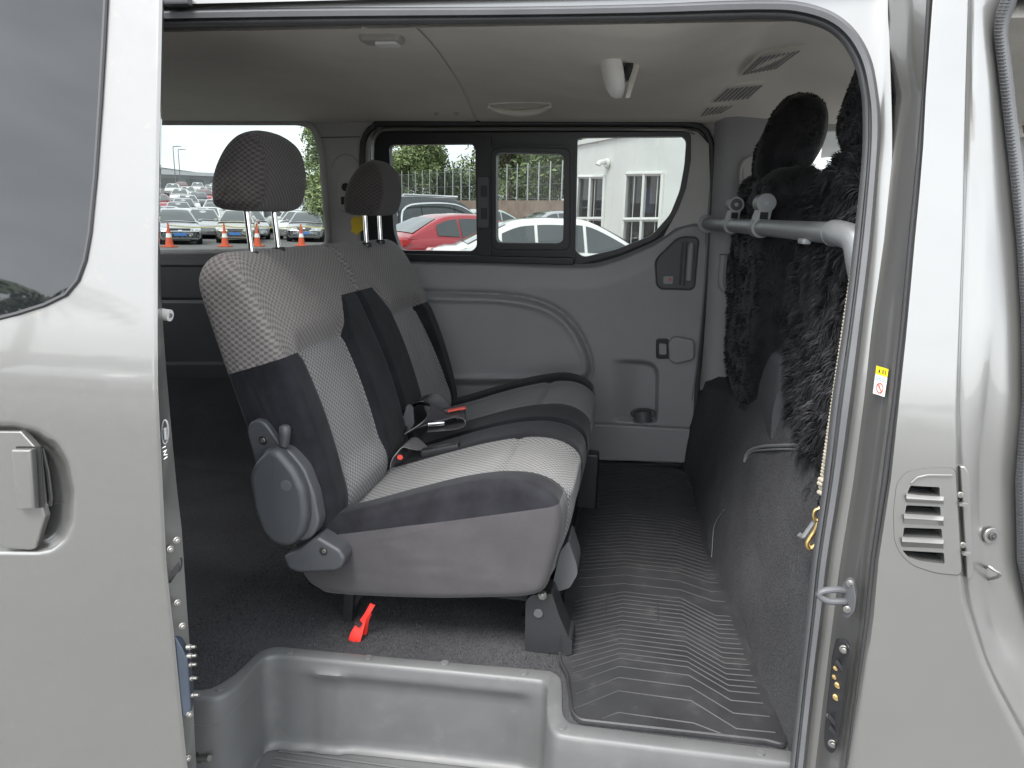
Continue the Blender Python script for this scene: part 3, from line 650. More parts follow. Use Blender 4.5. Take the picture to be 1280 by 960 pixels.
M = MB(); M.disc(FW(837.5, 349.5, .031), (0, -1, 0), .005, 12, th=.001); M.build('lock_mark', MT['redb'], kb)
M = MB(); M.prism(fp(rnd([(835, 426), (842, 419), (868, 424), (868, 448), (845, 454), (836, 450)], 5), .02), (0, -.03, 0), bev=.01); M.build('latch_cover', MT['plastic'], d2)
M = MB(); M.prism(fp(rnd([(820, 423), (836, 423), (837, 448), (820, 448)], 4), .02), (0, -.012, 0), bev=.003); lb = M.build('latch_surround', MT['black'], d2)
M = MB(); M.prism(fp(rnd([(824, 429), (833, 430), (833, 443), (824, 443)], 2), .032), (0, -.004, 0), bev=.001); M.build('latch_button', MT['plastic'], lb)
# far pillar in front of the sliding door
M = MB(); rows = []
for y in range(140, 500, 12):
    xl = 892-(y-160)*.052; rows.append([FW(xl, y, -.01), FW(xl+3, y, .03), FW(xl+14, y, .055), FW(xl+30, y, .06), FW(xl+90, y, .04)])
M.grid(rows); M.build('far_pillar_trim', MT['plastic'], van, 60)
M = MB(); M.tube(spl(fp([(926, 245), (926, 215), (931, 201), (943, 196), (952, 200)], .075), 20), .005, 8); M.prism(fp(rnd([(927, 200), (945, 197), (948, 225), (926, 235)], 6), .055), (0, -.02, 0), bev=.008); M.build('belt_anchor', MT['trim'], van)
M = MB(); M.tube(spl(fp([(905, 318), (903, 352), (908, 362), (925, 366)], .07), 24), .016, 8); M.build('grab_handle', MT['plastic'], van)
# ---------------------------------------------------------------- headliner
M = MB(); rows = []
prof = [(1.365, 1.918), (1.40, 1.945), (1.45, 1.968), (1.55, 1.99), (1.8, 2.005), (2.1, 2.008), (2.35, 2.002), (2.48, 1.992), (2.58, 1.978), (2.66, 1.96), (2.72, 1.942), (2.76, 1.93), (2.80, 1.925), (2.84, 1.92)]
pf = spl([Vector((y, z, 0)) for y, z in prof], 60)
xs = [-2.75, -2.4, -2, -1.6, -1.2, -.9, -.75, -.66, -.60, -.58, -.56]
def ceil_dz(x, y):                           # lengthwise shape: joint, ridge, rising front part, duct
    f = (1-sst(2.45, 2.8, y))*sst(1.37, 1.65, y); d = 0
    d += -.045*sst(-.55, -.09, x)*f if x < -.085 else 0
    if x >= -.085: d += (-.045+.115*max(0, min(1, (x+.085)/.36))-.10*sst(.30, .75, x)-.08*sst(.75, 1.2, x))*f
    return d
xs_r = [-2.75+i*.1 for i in range(22)]+[-.62]
xs_f = [-.66, -.625, -.605]+[-.59+i*.02 for i in range(80)]+[1.1, 1.2, 1.3]
def jx(x, y): return x+.10*(1-sst(1.5, 2.8, y))+(.0)
M.grid([[Vector((x if x < -.7 else jx(x, p.x), p.x, p.y-.012*sst(-1.2, -.66, x)*0)) for p in pf] for x in xs_r])
M.build('rear_headliner', MT['headliner'], van, 60)
M = MB(); rows = []
for i, x in enumerate(xs_f):
    dz = [.010, .006, 0, 0][i] if i < 3 else 0
    r = []
    for p in pf:
        X = jx(x, p.x) if x < .0 else x+.10*(1-sst(1.5, 2.8, p.x))*(1-sst(0, .4, x))
        r.append(Vector((X, p.x, p.y+dz+ceil_dz(x, p.x))))
    rows.append(r)
M.grid(rows); hl = M.build('front_headliner', MT['headliner'], van, 60)
def CE(px, py):                              # point on the headliner under a pixel
    d = ray(px, py); t = 1.3
    for k in range(400):
        p = CAM+d*t; j = min(range(60), key=lambda i: abs(pf[i].x-p.y)); xx = p.x-.10*(1-sst(1.5, 2.8, p.y))*(1-sst(0, .4, p.x))
        if p.z > pf[j].y+ceil_dz(xx, p.y)-.002: return p
        t += .005
    return p
# outer roof keeps the daylight out
M = MB(); M.box((-.7, 2.06, 2.15), (4.4, 1.44, .03)); M.build('roof', MT['silver'], van)
M = MB(); M.grid([[Vector((x, y, z)) for x in (-2.9, 1.4)] for y, z in ((1.305, 1.95), (1.315, 2.03), (1.345, 2.11), (1.42, 2.16))]); M.build('roof_side_rail', MT['silver'], van)
# grab handle scoop on the cove
M = MB(); M.tube(spl([CE(x, y)+Vector((0, -.012, -.006)) for x, y in [(612, 132), (625, 137), (650, 140), (675, 137), (689, 131)]], 24), [.006+.007*math.sin(i/23*math.pi) for i in range(24)], 10); M.tube(spl([CE(x, y) for x, y in [(611, 130), (650, 128), (690, 129)]], 14), .004, 6); M.build('coat_hook_rail', MT['headliner'], hl, 60)
for x in (545, 570):
    M = MB(); M.disc(CE(x, 142), (0, -.7, -.7), .008, 14, th=.003); M.build('trim_plug', MT['trim'], hl)
for x in (715, 765): pass
# small dome lamp at the rear
M = MB(); c = CE(478, 46); M.prism([c+Vector((a, b, .004)) for a, b in rnd([(-.05, -.03), (.05, -.03), (.05, .03), (-.05, .03)], .012)], (0, 0, -.018), bev=.006); M.build('dome_lamp', MT['trim'], hl)
M = MB(); M.prism([c+Vector((a, b, -.0145)) for a, b in rnd([(-.015, -.02), (.04, -.02), (.04, .02), (-.015, .02)], .008)], (0, 0, -.006), bev=.002); M.build('lamp_lens', MT['white'], hl)
# air outlets in the duct
for k, quad in enumerate([[(924, 94), (953, 65), (1008, 56), (967, 86)], [(888, 127), (911, 106), (958, 101), (934, 123)], [(874, 144), (884, 131), (920, 128), (900, 140)]]):
    P4 = [CE(x, y)+Vector((0, 0, -.003)) for x, y in quad]
    M = MB(); M.prism(P4, (0, 0, .01), bev=0); vt = M.build('air_outlet', MT['headliner'], hl)
    nf = [9, 8, 6][k]; M = MB(); M2 = MB()
    for i in range(nf):
        u = (i+.5)/nf
        a = P4[0].lerp(P4[3], u).lerp(P4[1].lerp(P4[2], u), .12); b = P4[0].lerp(P4[3], u).lerp(P4[1].lerp(P4[2], u), .88); dx = (P4[3]-P4[0])/nf*.21
        z = Vector((0, 0, -.003)); o2 = MB(); o2.prism([a-dx+z, a+dx+z, b+dx+z, b-dx+z], (0, 0, -.0022)); o2.build('outlet_slot', MT['plastic'], vt)
# swivelled white lamp on the ridge
lc = at(766, 82, Y=1.95); M = MB()
ax = Vector((-.96, -.20, -.22)).normalized(); upv = Vector((-.16, .3, .9)); upv = (upv-ax*upv.dot(ax)).normalized(); sd = ax.cross(upv)
rows = []
for k, (r, h) in enumerate([(.0, .026), (.35, .0255), (.7, .022), (.9, .014), (1, .004), (1, -.008), (.96, -.012), (.0, -.012)]):
    rows.append([lc+ax*h+(upv*math.copysign(abs(math.sin(a))**.75, math.sin(a))*.077+sd*math.copysign(abs(math.cos(a))**.75, math.cos(a))*.058)*r for a in [i/36*2*math.pi for i in range(36)]])
M.grid(rows, close=True); lamp = M.build('swivel_lamp', MT['white'], hl, 60)
M = MB(); c2 = lc-ax*.045+Vector((.02, .0, .005)); M.box(c2+ax*.02, (.018, .05, .09), rot=Matrix.Rotation(.35, 3, 'Y'), bev=.004); M.build('lamp_socket', MT['black'], hl)
M = MB(); M.prism([lc+Vector(v) for v in ((-.02, .02, .085), (.0, .02, .085), (.065, .0, .0), (.045, .0, -.075), (.035, .0, -.075), (.05, .0, 0))], (0, .06, .01), bev=.003); M.build('lamp_bracket', MT['headliner'], hl)
# ---------------------------------------------------------------- near rear wall, tail, cab front (close the shell)
M = MB()
M.sheet([Vector((x, 1.14, z)) for x, z in ((-2.8, .3), (-.86, .3), (-.84, 1.9), (-.84, 2.0), (-2.8, 2.0))], [], (0, .05, 0)); M.build('near_rear_wall', MT['plastic_d'], van)
M = MB(); M.sheet([Vector((-2.72, y, z)) for y, z in ((1.1, .3), (3.0, .3), (2.85, 2.1), (1.2, 2.1))], [[Vector((-2.72, y, z)) for y, z in ((1.35, 1.35), (2.75, 1.35), (2.65, 1.85), (1.4, 1.85))]], (.05, 0, 0)); tg = M.build('tailgate', MT['plastic_d'], van)
M = MB(); M.sheet([Vector((-2.735, y, z)) for y, z in ((1.3, 1.3), (2.8, 1.3), (2.7, 1.9), (1.35, 1.9))]); M.build('tailgate_window', MT['clear'], tg, 0)
M = MB(); M.sheet([Vector((x, y, .30)) for x, y in ((-2.8, 1.0), (1.9, 1.0), (1.9, 3.0), (-2.8, 3.0))]); M.build('underbody', MT['void'], van, 0)
M = MB(); M.grid([[Vector((x, y, z)) for y in (1.12, 3.0)] for x, z in ((1.85, .3), (1.80, 1.15), (1.35, 1.28), (1.30, 1.22), (1.15, 1.18), (1.12, .62), (.34, .62))]); M.build('dashboard', MT['plastic'], van, 30)
M = MB(); M.sheet([Vector(p) for p in ((1.82, 1.15, 1.16), (1.82, 2.95, 1.16), (1.28, 2.82, 1.93), (1.28, 1.25, 1.93))]); M.build('windscreen', MT['clear'], van, 0)
M = MB(); M.grid([[Vector((x, y, z)) for y in (1.16, 2.85)] for x, z in ((1.1, 1.87), (1.3, 1.90), (1.34, 2.13))]); M.build('windscreen_header', MT['headliner'], van)
M = MB(); M.sheet([FW(x, y, -.06) for x, y in ((-160, 400), (1620, 400), (1620, 1000), (-160, 900))]); M.build('far_outer_skin', MT['silver'], van)
# ================================================================ near sliding door, slid open to the left
DE = [(-60, 205), (0, 203), (150, 200), (330, 197), (420, 197), (485, 197.5), (580, 202), (660, 206), (712, 208.5), (787, 217), (937, 232), (1010, 240)]
HR = rnd([(-110, 531), (20, 530), (48, 537), (72, 554), (86, 578), (93, 615), (92, 652), (83, 674), (66, 688), (48, 691), (-110, 689)], 6)
M = MB(); rows = []
def dex(y):
    for (a, b), (c, d) in zip(DE, DE[1:]):
        if y <= c: break
    return b+(d-b)*(y-a)/(c-a)
for y in [-60+i*20 for i in range(29)]+[512+i*3 for i in range(64)]+[710+i*20 for i in range(17)]:
    r = []; e = dex(y)
    for k in range(96):
        x = -110+(e+110)*(1-(1-k/95)**1.15); o = 0
        if 520 < y < 700: o = .034*sst(-2, 16, sdist(x, y, HR))
        o += .0005*math.sin(y*.013+x*.01)+.004*(1-sst(0, 5, e-x))
        r.append(DS(x, y, o))
    rows.append(r)
M.grid(rows); sdoor = M.build('sliding_door', MT['silver_dirty'], van, 60)
M = MB(); rows = []
SI = [(-60, 206), (300, 200), (360, 201), (454, 207), (535, 214), (610, 221), (660, 227), (750, 233), (862, 241), (937, 244), (1010, 249)]
def six(y):
    for (a, b), (c, d) in zip(SI, SI[1:]):
        if y <= c: break
    return b+(d-b)*(y-a)/(c-a)
for y in range(-60, 1011, 20):
    e, i_ = dex(y), six(y); p = DS(i_, y, .035)
    rows.append([DS(e, y, .004), DS(e+.5, y, .008), p, p+Vector((-.03, .02, 0)), p+Vector((-.10, .06, 0)), p+Vector((-.9, .06, 0))])
M.grid(rows); M.build('door_edge', MT['silver'], sdoor, 40)
GL = [(133, -60), (132, 0), (129, 60), (125, 130), (119, 220), (112, 292), (106, 325), (97, 350), (82, 368), (55, 381), (20, 392), (-110, 425), (-110, -60)]
M = MB(); M.sheet([DS(x, y, -.0035) for x, y in GL], [], (0, .004, 0)); g = M.build('door_window', MT['darkglass'], sdoor, 25)
M = MB(); M.tube([DS(x, y, -.002) for x, y in GL[:12]], .0035, 6); M.build('window_gasket', MT['rubber'], sdoor)
M = MB(); M.prism([DS(x, y, .012) for x, y in rnd([(-90, 536), (33, 537), (52, 558), (59, 628), (63, 643), (51, 682), (45, 684), (13, 682), (2, 615), (-90, 600)], 2, 3)], (0, -.012, 0), bev=.0025); hs = M.build('handle_surround', MT['silver_dirty'], sdoor)
M = MB(); M.prism([DS(x, y, -.0005) for x, y in rnd([(20, 558), (51, 558), (56, 634), (26, 636)], 2, 3)], (0, -.001, 0)); M.build('handle_gap', MT['void'], hs)
M = MB(); M.prism([DS(x, y, 0) for x, y in [(22, 560), (46, 560), (50, 633), (28, 634)]], (-.001, -.013, 0), bev=.004); M.build('door_handle', MT['silver_dirty'], hs)
M = MB(); M.tube([DS(x, y, .024) for x, y in [(53, 560), (60, 590), (64, 622), (63, 632)]], .003, 8); M.tube([DS(x, y, .030) for x, y in [(62, 631), (75, 629), (92, 627)]], .0012, 6); M.build('recess_bead', MT['silver_dirty'], hs)
EP = lambda x, y, o=.0: DS(x, y, .010+.0*x-o)
en = Vector((.8, -.6, 0))
for x, y in ((221, 675), (213, 686), (222, 753), (228, 782), (237, 892), (235, 947)):
    M = MB(); c = EP(x, y); M.disc(c, en, .0062, 14, th=.003); M.disc(c+en*.003, en, .0042, 6, th=.004); M.build('bolt', MT['zinc'], sdoor)
M = MB(); M.prism([DS(x, y, .022) for x, y in rnd([(216, 786), (224, 790), (233, 806), (239, 820), (243, 880), (237, 890), (230, 886)], 3, 3)], (.004, -.016, 0), bev=.003); blk = M.build('contact_block', MT['blue'], sdoor)
for k, (x, y) in enumerate(((238, 808), (239, 819), (239, 830), (240, 847), (242, 868))):
    M = MB(); c = DS(x-4, y+1, .012); M.cyl(c, c+Vector((.016, 0, .003)), .0026, 10); M.cyl(c, c+Vector((.008, 0, .0015)), .0044, 10); M.build('contact_pin', MT['zinc'], blk)
M = MB(); c = DS(197, 392, .045); M.cyl(c, c+Vector((.022, -.0, -.002)), .0095, 16); sp = M.build('stop_pin', MT['trim'], sdoor)
M = MB(); M.disc(c+Vector((.022, 0, -.002)), (1, -.5, 0), .004, 10, th=.001); M.build('pin_hole', MT['plastic_d'], sp)
M = MB(); M.tube([DS(206.5+4.2*math.cos(a/10*math.pi), 540+15*math.sin(a/10*math.pi), .010) for a in range(20)], .0013, 6, closed=True); M.tube([DS(207, 535, .010), DS(208, 549, .010)], .003, 8); M.build('door_lock', MT['metalgrey'], sdoor)
M = MB()
for s in ([(203, 560), (207, 558)], [(204, 565), (208, 562), (205, 569), (209, 568)], [(205, 574), (209, 571)]): M.tube([DS(x, y, .009) for x, y in s], .0008, 5)
M.build('chalk_mark', MT['white'], sdoor)
M = MB(); M.tube(spl([EP(x, y) for x, y in [(212, 728), (220, 716), (225, 712), (227, 702), (226, 697)]], 16), .0018, 6); M.prism([EP(x, y, .001) for x, y in [(214, 714), (224, 702), (225, 712), (214, 724)]], (0, -.001, 0)); M.build('latch_slot', MT['void'], sdoor)
# top roller bracket at the door corner
M = MB(); M.box(SK(222, 2, .10), (.05, .02, .014), bev=.004); M.build('roller_bracket', MT['plastic_d'], van)
# ================================================================ bench seat
seat = thing('bench_seat', 'three-place grey and black woven cloth bench seat with two headrests', 'bench seat', (-.45, 2.0, .62))
BX, BZ, LA = -.715, .90, R_(18.5)
def loc2(n, h): return Vector((BX+n*math.cos(LA)-h*math.sin(LA), BZ+n*math.sin(LA)+h*math.cos(LA), 0))
def upholster(prof, y0, y1, r, ny, key, disp=None, bulge=.01, n=88, planes=(), rings=9):
    """prof(y) gives the closed side outline [(x, z)] at y; returns {region: MB}."""
    st = []
    na = 6
    for k in range(na+1):
        a = k/na*math.pi/2; st.append((y0+r*(1-math.cos(a)), r*(1-math.sin(a))))
    for k in range(1, ny): st.append((y0+r+(y1-y0-2*r)*k/ny, 0))
    for k in range(na, -1, -1):
        a = k/na*math.pi/2; st.append((y1-r*(1-math.cos(a)), r*(1-math.sin(a))))
    loops = []
    for y, ins in st:
        P = spl([Vector((a, b, 0)) for a, b in prof(y)], n, True); ar = sum(P[i-1].x*P[i].y-P[i].x*P[i-1].y for i in range(n)); sg = 1 if ar > 0 else -1
        Q = []
        for i in range(n):
            t = (P[(i+1) % n]-P[i-1]).normalized(); nn = Vector((t.y, -t.x, 0))*sg
            d = -ins+(disp(P[i].x, y, P[i].y, nn, i) if disp else 0); q = P[i]+nn*d; Q.append((Vector((q.x, y, q.y)), Vector((nn.x, 0, nn.y))))
        loops.append(Q)
    W = MB(); mid = loops[len(loops)//2]; s = [0]
    for i in range(n): s.append(s[-1]+(mid[(i+1) % n][0]-mid[i][0]).length)
    def put(quad, uv): W.add(quad, [tuple(range(len(quad)))]); W.uv[len(W.f)-1] = uv
    for a in range(len(loops)-1):
        A, B = loops[a], loops[a+1]
        sa = st[a][0]+(1 if a >= len(loops)/2 else -1)*st[a][1]*.6; sb = st[a+1][0]+(1 if a+1 >= len(loops)/2 else -1)*st[a+1][1]*.6
        for i in range(n):
            j = (i+1) % n; put([A[i][0], A[j][0], B[j][0], B[i][0]], ((sa, s[i]), (sa, s[i+1]), (sb, s[i+1]), (sb, s[i])))
    for L, sgn in ((loops[0], -1), (loops[-1], 1)):
        pts = [q[0] for q in L]; c = sum(pts, Vector())/n; prev = pts
        for k in range(1, rings+1):
            f = 1-k/rings; cur = [Vector((c.x+(p.x-c.x)*f, p.y+sgn*(bulge*(1-f*f)+.0035*noise.noise(Vector((p.x*f*7+3, p.z*f*9, 1)))*(1-f)**.5), c.z+(p.z-c.z)*f)) for p in pts]
            for i in range(n):
                j = (i+1) % n; quad = [prev[i], prev[j], cur[j], cur[i]]
                if sgn < 0: quad = quad[::-1]
                put(quad, tuple((p.z*.5+p.x, p.z) for p in quad))
            prev = cur
    m = weld(W); bm = bmesh.new(); ul = bm.loops.layers.uv.new('UVMap'); vs = [bm.verts.new(v) for v in m.v]
    for i, f in enumerate(m.f):
        try: fc = bm.faces.new([vs[q] for q in f])
        except ValueError: continue
        for l, u in zip(fc.loops, m.uv[i]): l[ul].uv = u
    bmesh.ops.recalc_face_normals(bm, faces=bm.faces)
    for pc, pn in planes:
        bmesh.ops.bisect_plane(bm, geom=bm.verts[:]+bm.edges[:]+bm.faces[:], dist=1e-5, plane_co=pc, plane_no=pn)
    bm.normal_update(); out = {}
    for f in bm.faces:
        c = f.calc_center_median(); k = key(c, f.normal.copy(), abs(f.normal.y) > .8 and min(abs(c.y-y0), abs(c.y-y1)) < .03)
        o = out.setdefault(k, MB()); o.add([v.co.copy() for v in f.verts], [tuple(range(len(f.verts)))]); o.uv[len(o.f)-1] = tuple((l.vert.co.x-.3*l.vert.co.z, l.vert.co.z) for l in f.loops) if abs(f.normal.y) > .35 and min(abs(c.y-y0), abs(c.y-y1)) < .035 else tuple(tuple(l[ul].uv) for l in f.loops)
    bm.free(); return out
def weld(m, d=1e-5):                         # merge the doubled vertices of a region
    bm = bmesh.new(); mp = {}; vs = []; faces = []; uv = []
    for p in m.v:
        k = (round(p.x, 5), round(p.y, 5), round(p.z, 5))
        if k not in mp: mp[k] = len(vs); vs.append(p)
    nf = []; nuv = {}
    mk = [mp[(round(p.x, 5), round(p.y, 5), round(p.z, 5))] for p in m.v]
    for i, f in enumerate(m.f):
        g = []; u = []
        for q, c in zip(f, m.uv.get(i, ((0, 0),)*len(f))):
            if mk[q] not in g: g.append(mk[q]); u.append(c)
        if len(g) > 2: nuv[len(nf)] = tuple(u); nf.append(tuple(g))
    m.v = vs; m.f = nf; m.m = [0]*len(nf); m.uv = nuv; return m
def upload(reg, names, parent, body):
    """body region first as the part, the rest as its sub-parts"""
    b = weld(reg.pop(body)).build(*names[body], parent, 60, rec=False)
    for k, m in reg.items(): weld(m).build(*names[k], b, 60, rec=False)
    return b
BP = [(-.045, -.03), (-.055, .1), (-.054, .3), (-.050, .48), (-.046, .585), (-.032, .622), (.002, .632), (.036, .622), (.060, .588), (.078, .50), (.090, .40), (.100, .30), (.103, .2), (.098, .09), (.082, .0), (.03, -.045)]
def back_prof(y0, y1, near):
    def f(y):
        e = max(0, 1-(y-y0)/.07)**2 if near else max(0, 1-(y1-y)/.07)**2
        return [tuple(loc2(n, h if h < .42 else .42+(h-.42)*(1-.20*e)))[:2] for n, h in BP]
    return f
def hn(c): 
    d = Vector((c.x-BX, c.z-BZ)); return (d.x*math.cos(LA)+d.y*math.sin(LA), -d.x*math.sin(LA)+d.y*math.cos(LA))
def back_planes(near, y0, y1):
    yt = lambda t: y0+(y1-y0)*(t if near else 1-t); ax = Vector((-math.sin(LA), 0, math.cos(LA))); P = lambda h: Vector((BX, 0, BZ))+ax*h
    d = Vector((0, (y1-y0)*.14*(1 if near else -1), 0))+ax*.10; no = d.cross(Vector((math.cos(LA), 0, math.sin(LA))))
    return [(P(.375), ax), (P(.475), ax), (P(.57), ax), (Vector((0, yt(.66), 0))+P(.375), no), (Vector((0, yt(.155), 0))+P(0), Vector((0, 1, 0))*.40-ax*((y1-y0)*.075*(1 if near else -1))), (Vector((0, yt(.66), 0)), Vector((0, 1, 0)))]
def back_key(near, y0, y1):
    def f(c, nn, cap):
        n_, h = hn(c); t = (c.y-y0)/(y1-y0); t = t if near else 1-t
        front = nn.x*math.cos(LA)+nn.z*math.sin(LA) > -.3
        hb = .375 if t < .66 else .375+.10*min(1, (t-.66)/.14)
        if not front and h < .57 and abs(nn.y) < .6: return 'rear'
        if h > hb: return 'upper'
        if t < .155+.075*h/.40: return 'side'
        return 'middle' if t > .66 else 'insert'
    return f
def back_disp(near, y0, y1):
    def f(x, y, z, nn, i):
        d = Vector((x-BX, z-BZ)); h = -d.x*math.sin(LA)+d.y*math.cos(LA); t = (y-y0)/(y1-y0); t = t if near else 1-t
        front = nn.x*math.cos(LA)+nn.y*math.sin(LA)
        if front < .2: return 0
        hb = .375 if t < .66 else (.375+.10*min(1, (t-.66)/.14))
        o = -.022*sst(.14, .24, t)*(1-sst(.62, .72, t))*sst(.02, .1, h)*(1-sst(.38, .43, h))
        o -= .006*math.exp(-((h-hb)/.010)**2)
        for e in (.155+.075*h/.40, .66):
            if h < hb: o -= .004*math.exp(-((t-e)/.022)**2)
        return o
    return f
NB = {'upper': ('shoulder_panel', MT['w_mid']), 'side': ('bolster', MT['velour']), 'rear': ('backrest', MT['cloth']), 'middle': ('centre_panel', MT['velour']), 'insert': ('insert_panel', MT['w_light'])}
for near, y0, y1 in ((True, 1.45, 2.005), (False, 2.012, 2.60)):
    reg = upholster(back_prof(y0, y1, near), y0, y1, .024, 84, back_key(near, y0, y1), back_disp(near, y0, y1), .006, 130, back_planes(near, y0, y1))
    bk = upload(reg, NB, seat, 'rear')
CP = [(-.688, .742), (-.66, .732), (-.55, .737), (-.40, .750), (-.27, .768), (-.20, .780), (-.162, .800), (-.146, .85), (-.132, .92), (-.130, .975), (-.145, 1.015), (-.195, 1.042), (-.26, 1.046), (-.36, 1.025), (-.48, .985), (-.58, .948), (-.68, .915), (-.735, .88), (-.745, .82), (-.715, .76)]
def cush_prof(y0, y1, near):
    def f(y):
        t = (y-y0)/(y1-y0); t = t if near else 1-t
        e = sst(.05, .3, t)
        return [(x+(.014*e if x > -.2 else 0), z-(.012*e if z > .9 else 0)) for x, z in CP]
    return f
def cush_planes(near, y0, y1):
    yt = lambda t: y0+(y1-y0)*(t if near else 1-t); Y_ = Vector((0, 1, 0))
    return [(Vector((0, yt(.19), 0)), Y_), (Vector((0, yt(.70), 0)), Y_), (Vector((-.65, 0, .885)), Vector((-.115/.50, 0, 1))), (Vector((-.72, 0, 0)), Vector((1, 0, 0)))]
def cush_key(near, y0, y1):
    def f(c, nn, cap):
        t = (c.y-y0)/(y1-y0); t = t if near else 1-t
        if c.z < .80+.05*sst(-.6, -.2, c.x) or c.x < -.72: return 'side'
        if t < .19: return 'bolster' if c.z > .885+.115*(c.x+.65)/.50 else 'side'
        if t > .70: return 'middle'
        return 'insert'
    return f
def cush_disp(near, y0, y1):
    def f(x, y, z, nn, i):
        t = (y-y0)/(y1-y0); t = t if near else 1-t
        if nn.y < -.4: return 0
        o = -.010*sst(.17, .26, t)*(1-sst(.62, .72, t))*(1 if nn.y > .5 else .3)
        for e in (.19, .70): o -= .004*math.exp(-((t-e)/.024)**2)
        if .19 < t < .70: o += -.009*math.exp(-((x+.285)/.009)**2)+.003*sst(-.29, -.2, x)*(nn.y > .2)
        return o+.0015*noise.noise(Vector((x*8, y*8, z*8)))
    return f
NC = {'side': ('seat_cushion', MT['cloth']), 'bolster': ('bolster', MT['velour']), 'middle': ('centre_panel', MT['velour']), 'insert': ('insert_panel', MT['w_shaded'])}
for near, y0, y1 in ((True, 1.45, 2.005), (False, 2.012, 2.62)):
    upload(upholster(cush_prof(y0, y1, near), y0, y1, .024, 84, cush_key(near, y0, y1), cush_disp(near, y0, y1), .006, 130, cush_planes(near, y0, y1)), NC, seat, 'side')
# headrests
HP = [(-.055, .0), (-.066, .03), (-.058, .085), (-.034, .135), (-.002, .168), (.03, .172), (.055, .15), (.066, .10), (.062, .045), (.046, .006), (.01, -.006)]
def headrest(ox, oy, oz, hw, sc_=1.0):
    def prof(y):
        e = min(1, abs(y-oy)/hw); k = 1-.16*e**2.5
        return [(ox+x*sc_, oz+z*sc_*k) for x, z in HP]
    reg = upholster(prof, oy-hw, oy+hw, .034, 26, lambda c, nn, cap: 'h', None, .006, 72, ())
    m = weld(reg['h']); o = m.build('headrest', MT['w_dark'], seat, 60, rec=False)
    return o
def posts(hr, tops, bots):
    for a, b in zip(tops, bots):
        M = MB(); M.cyl(a, b, .0068, 14)
        p = M.build('post', MT['chrome'], hr)
        M = MB(); c = b+(a-b).normalized()*.005; M.disc(c-(a-b).normalized()*.008, (a-b), .017, 18, th=.014); M.build('post_sleeve', MT['black'], hr)
h1 = headrest(-.885, 1.66, 1.598, .125)
posts(h1, [Vector((-.895, 1.60, 1.61)), Vector((-.895, 1.73, 1.61))], [Vector((-.885, 1.60, 1.49)), Vector((-.885, 1.73, 1.495))])
h2 = headrest(-.855, 2.33, 1.590, .122, .95)
posts(h2, [Vector((-.865, 2.27, 1.61)), Vector((-.865, 2.40, 1.61))], [Vector((-.86, 2.27, 1.49)), Vector((-.86, 2.40, 1.495))])
# recliner cover, lever and brackets on the near side
SP = lambda x, y, o=0: at(x, y, Y=1.45+o)
M = MB(); M.prism([SP(x, y, .0) for x, y in rnd([(314, 536), (317, 526), (326, 521), (337, 525), (352, 545), (368, 570), (350, 580), (328, 585), (322, 566)], 5)], (0, -.022, 0), bev=.006); ub = M.build('upper_bracket', MT['cover'], seat)
M = MB(); c = SP(329.5, 550, -.020); M.disc(c, (0, -1, 0), .0105, 18, th=.003); M.build('bracket_recess', MT['black'], ub)
M = MB(); M.disc(c+Vector((0, -.003, 0)), (0, -1, 0), .006, 12, th=.003); M.build('bracket_bolt', MT['zinc'], ub)
M = MB(); M.prism([SP(x, y, .01) for x, y in rnd([(340, 556), (356, 550), (374, 556), (392, 578), (404, 610), (410, 645), (400, 664), (384, 668), (340, 620)], 8)], (0, -.045, 0), bev=.006); M.build('recliner_housing', MT['plastic_d'], seat)
RC = rnd([(321, 590), (328, 572), (346, 555), (358, 556), (379, 580), (391, 606), (394, 640), (388, 662), (372, 676), (354, 674), (338, 660), (327, 630)], 9)
M = MB(); M.prism([SP(x, y, -.02) for x, y in RC], (0, -.042, 0), bev=.016); rc = M.build('recliner_cover', MT['cover'], seat, 60)
M = MB(); M.disc(SP(357.5, 607, -.061), (0, -1, 0), .0125, 20, th=.002); M.build('cover_cap', MT['plastic_d'], rc)
M = MB(); M.tube([SP(355, 556, -.03), SP(356, 543, -.035), SP(356.5, 534, -.035), SP(356.5, 531, -.035)], [.011, .0125, .0125, .007], 12); M.build('recliner_lever', MT['cover'], seat, 60)
M = MB(); M.prism([SP(x, y, .0) for x, y in rnd([(366, 684), (385, 676), (402, 663), (409, 660), (436, 676), (442, 687), (438, 698), (430, 702), (384, 704), (372, 699)], 4)], (0, -.05, 0), bev=.008); lb2 = M.build('lower_bracket', MT['cover'], seat)
M = MB(); c = SP(404.5, 689, -.0495); M.disc(c, (0, -1, 0), .0095, 18, th=.002); M.build('bracket_recess', MT['black'], lb2)
M = MB(); M.disc(c+Vector((.002, -.002, .001)), (0, -1, 0), .005, 12, th=.002); M.build('bracket_bolt', MT['zinc'], lb2)
# seat legs
LP = lambda x, y, o=0: at(x, y, Y=1.50+o)
M = MB(); M.prism([LP(x, y) for x, y in rnd([(657, 752), (664, 744), (690, 742), (699, 770), (712, 800), (713, 819), (656, 814)], 3)], (0, .07, 0)); M.prism([LP(x, y, -.008) for x, y in rnd([(702, 796), (715, 800), (715, 818), (704, 820)], 2)], (0, .08, 0))
lg = M.build('leg', MT['black'], seat)
M = MB(); M.disc(LP(673, 766, -.0), (0, -1, 0), .011, 18, th=.005); M.build('leg_cap', MT['plastic_d'], lg)
M = MB(); M.disc(LP(678, 743, -.006), (.2, -1, 0), .011, 6, th=.01); M.disc(LP(678, 743, -.015), (.2, -1, 0), .006, 6, th=.008); M.build('leg_bolt', MT['zinc'], lg)
M = MB(); M.box((-.13, 2.40, .72), (.07, .06, .20), bev=.01); M.build('leg', MT['black'], seat)
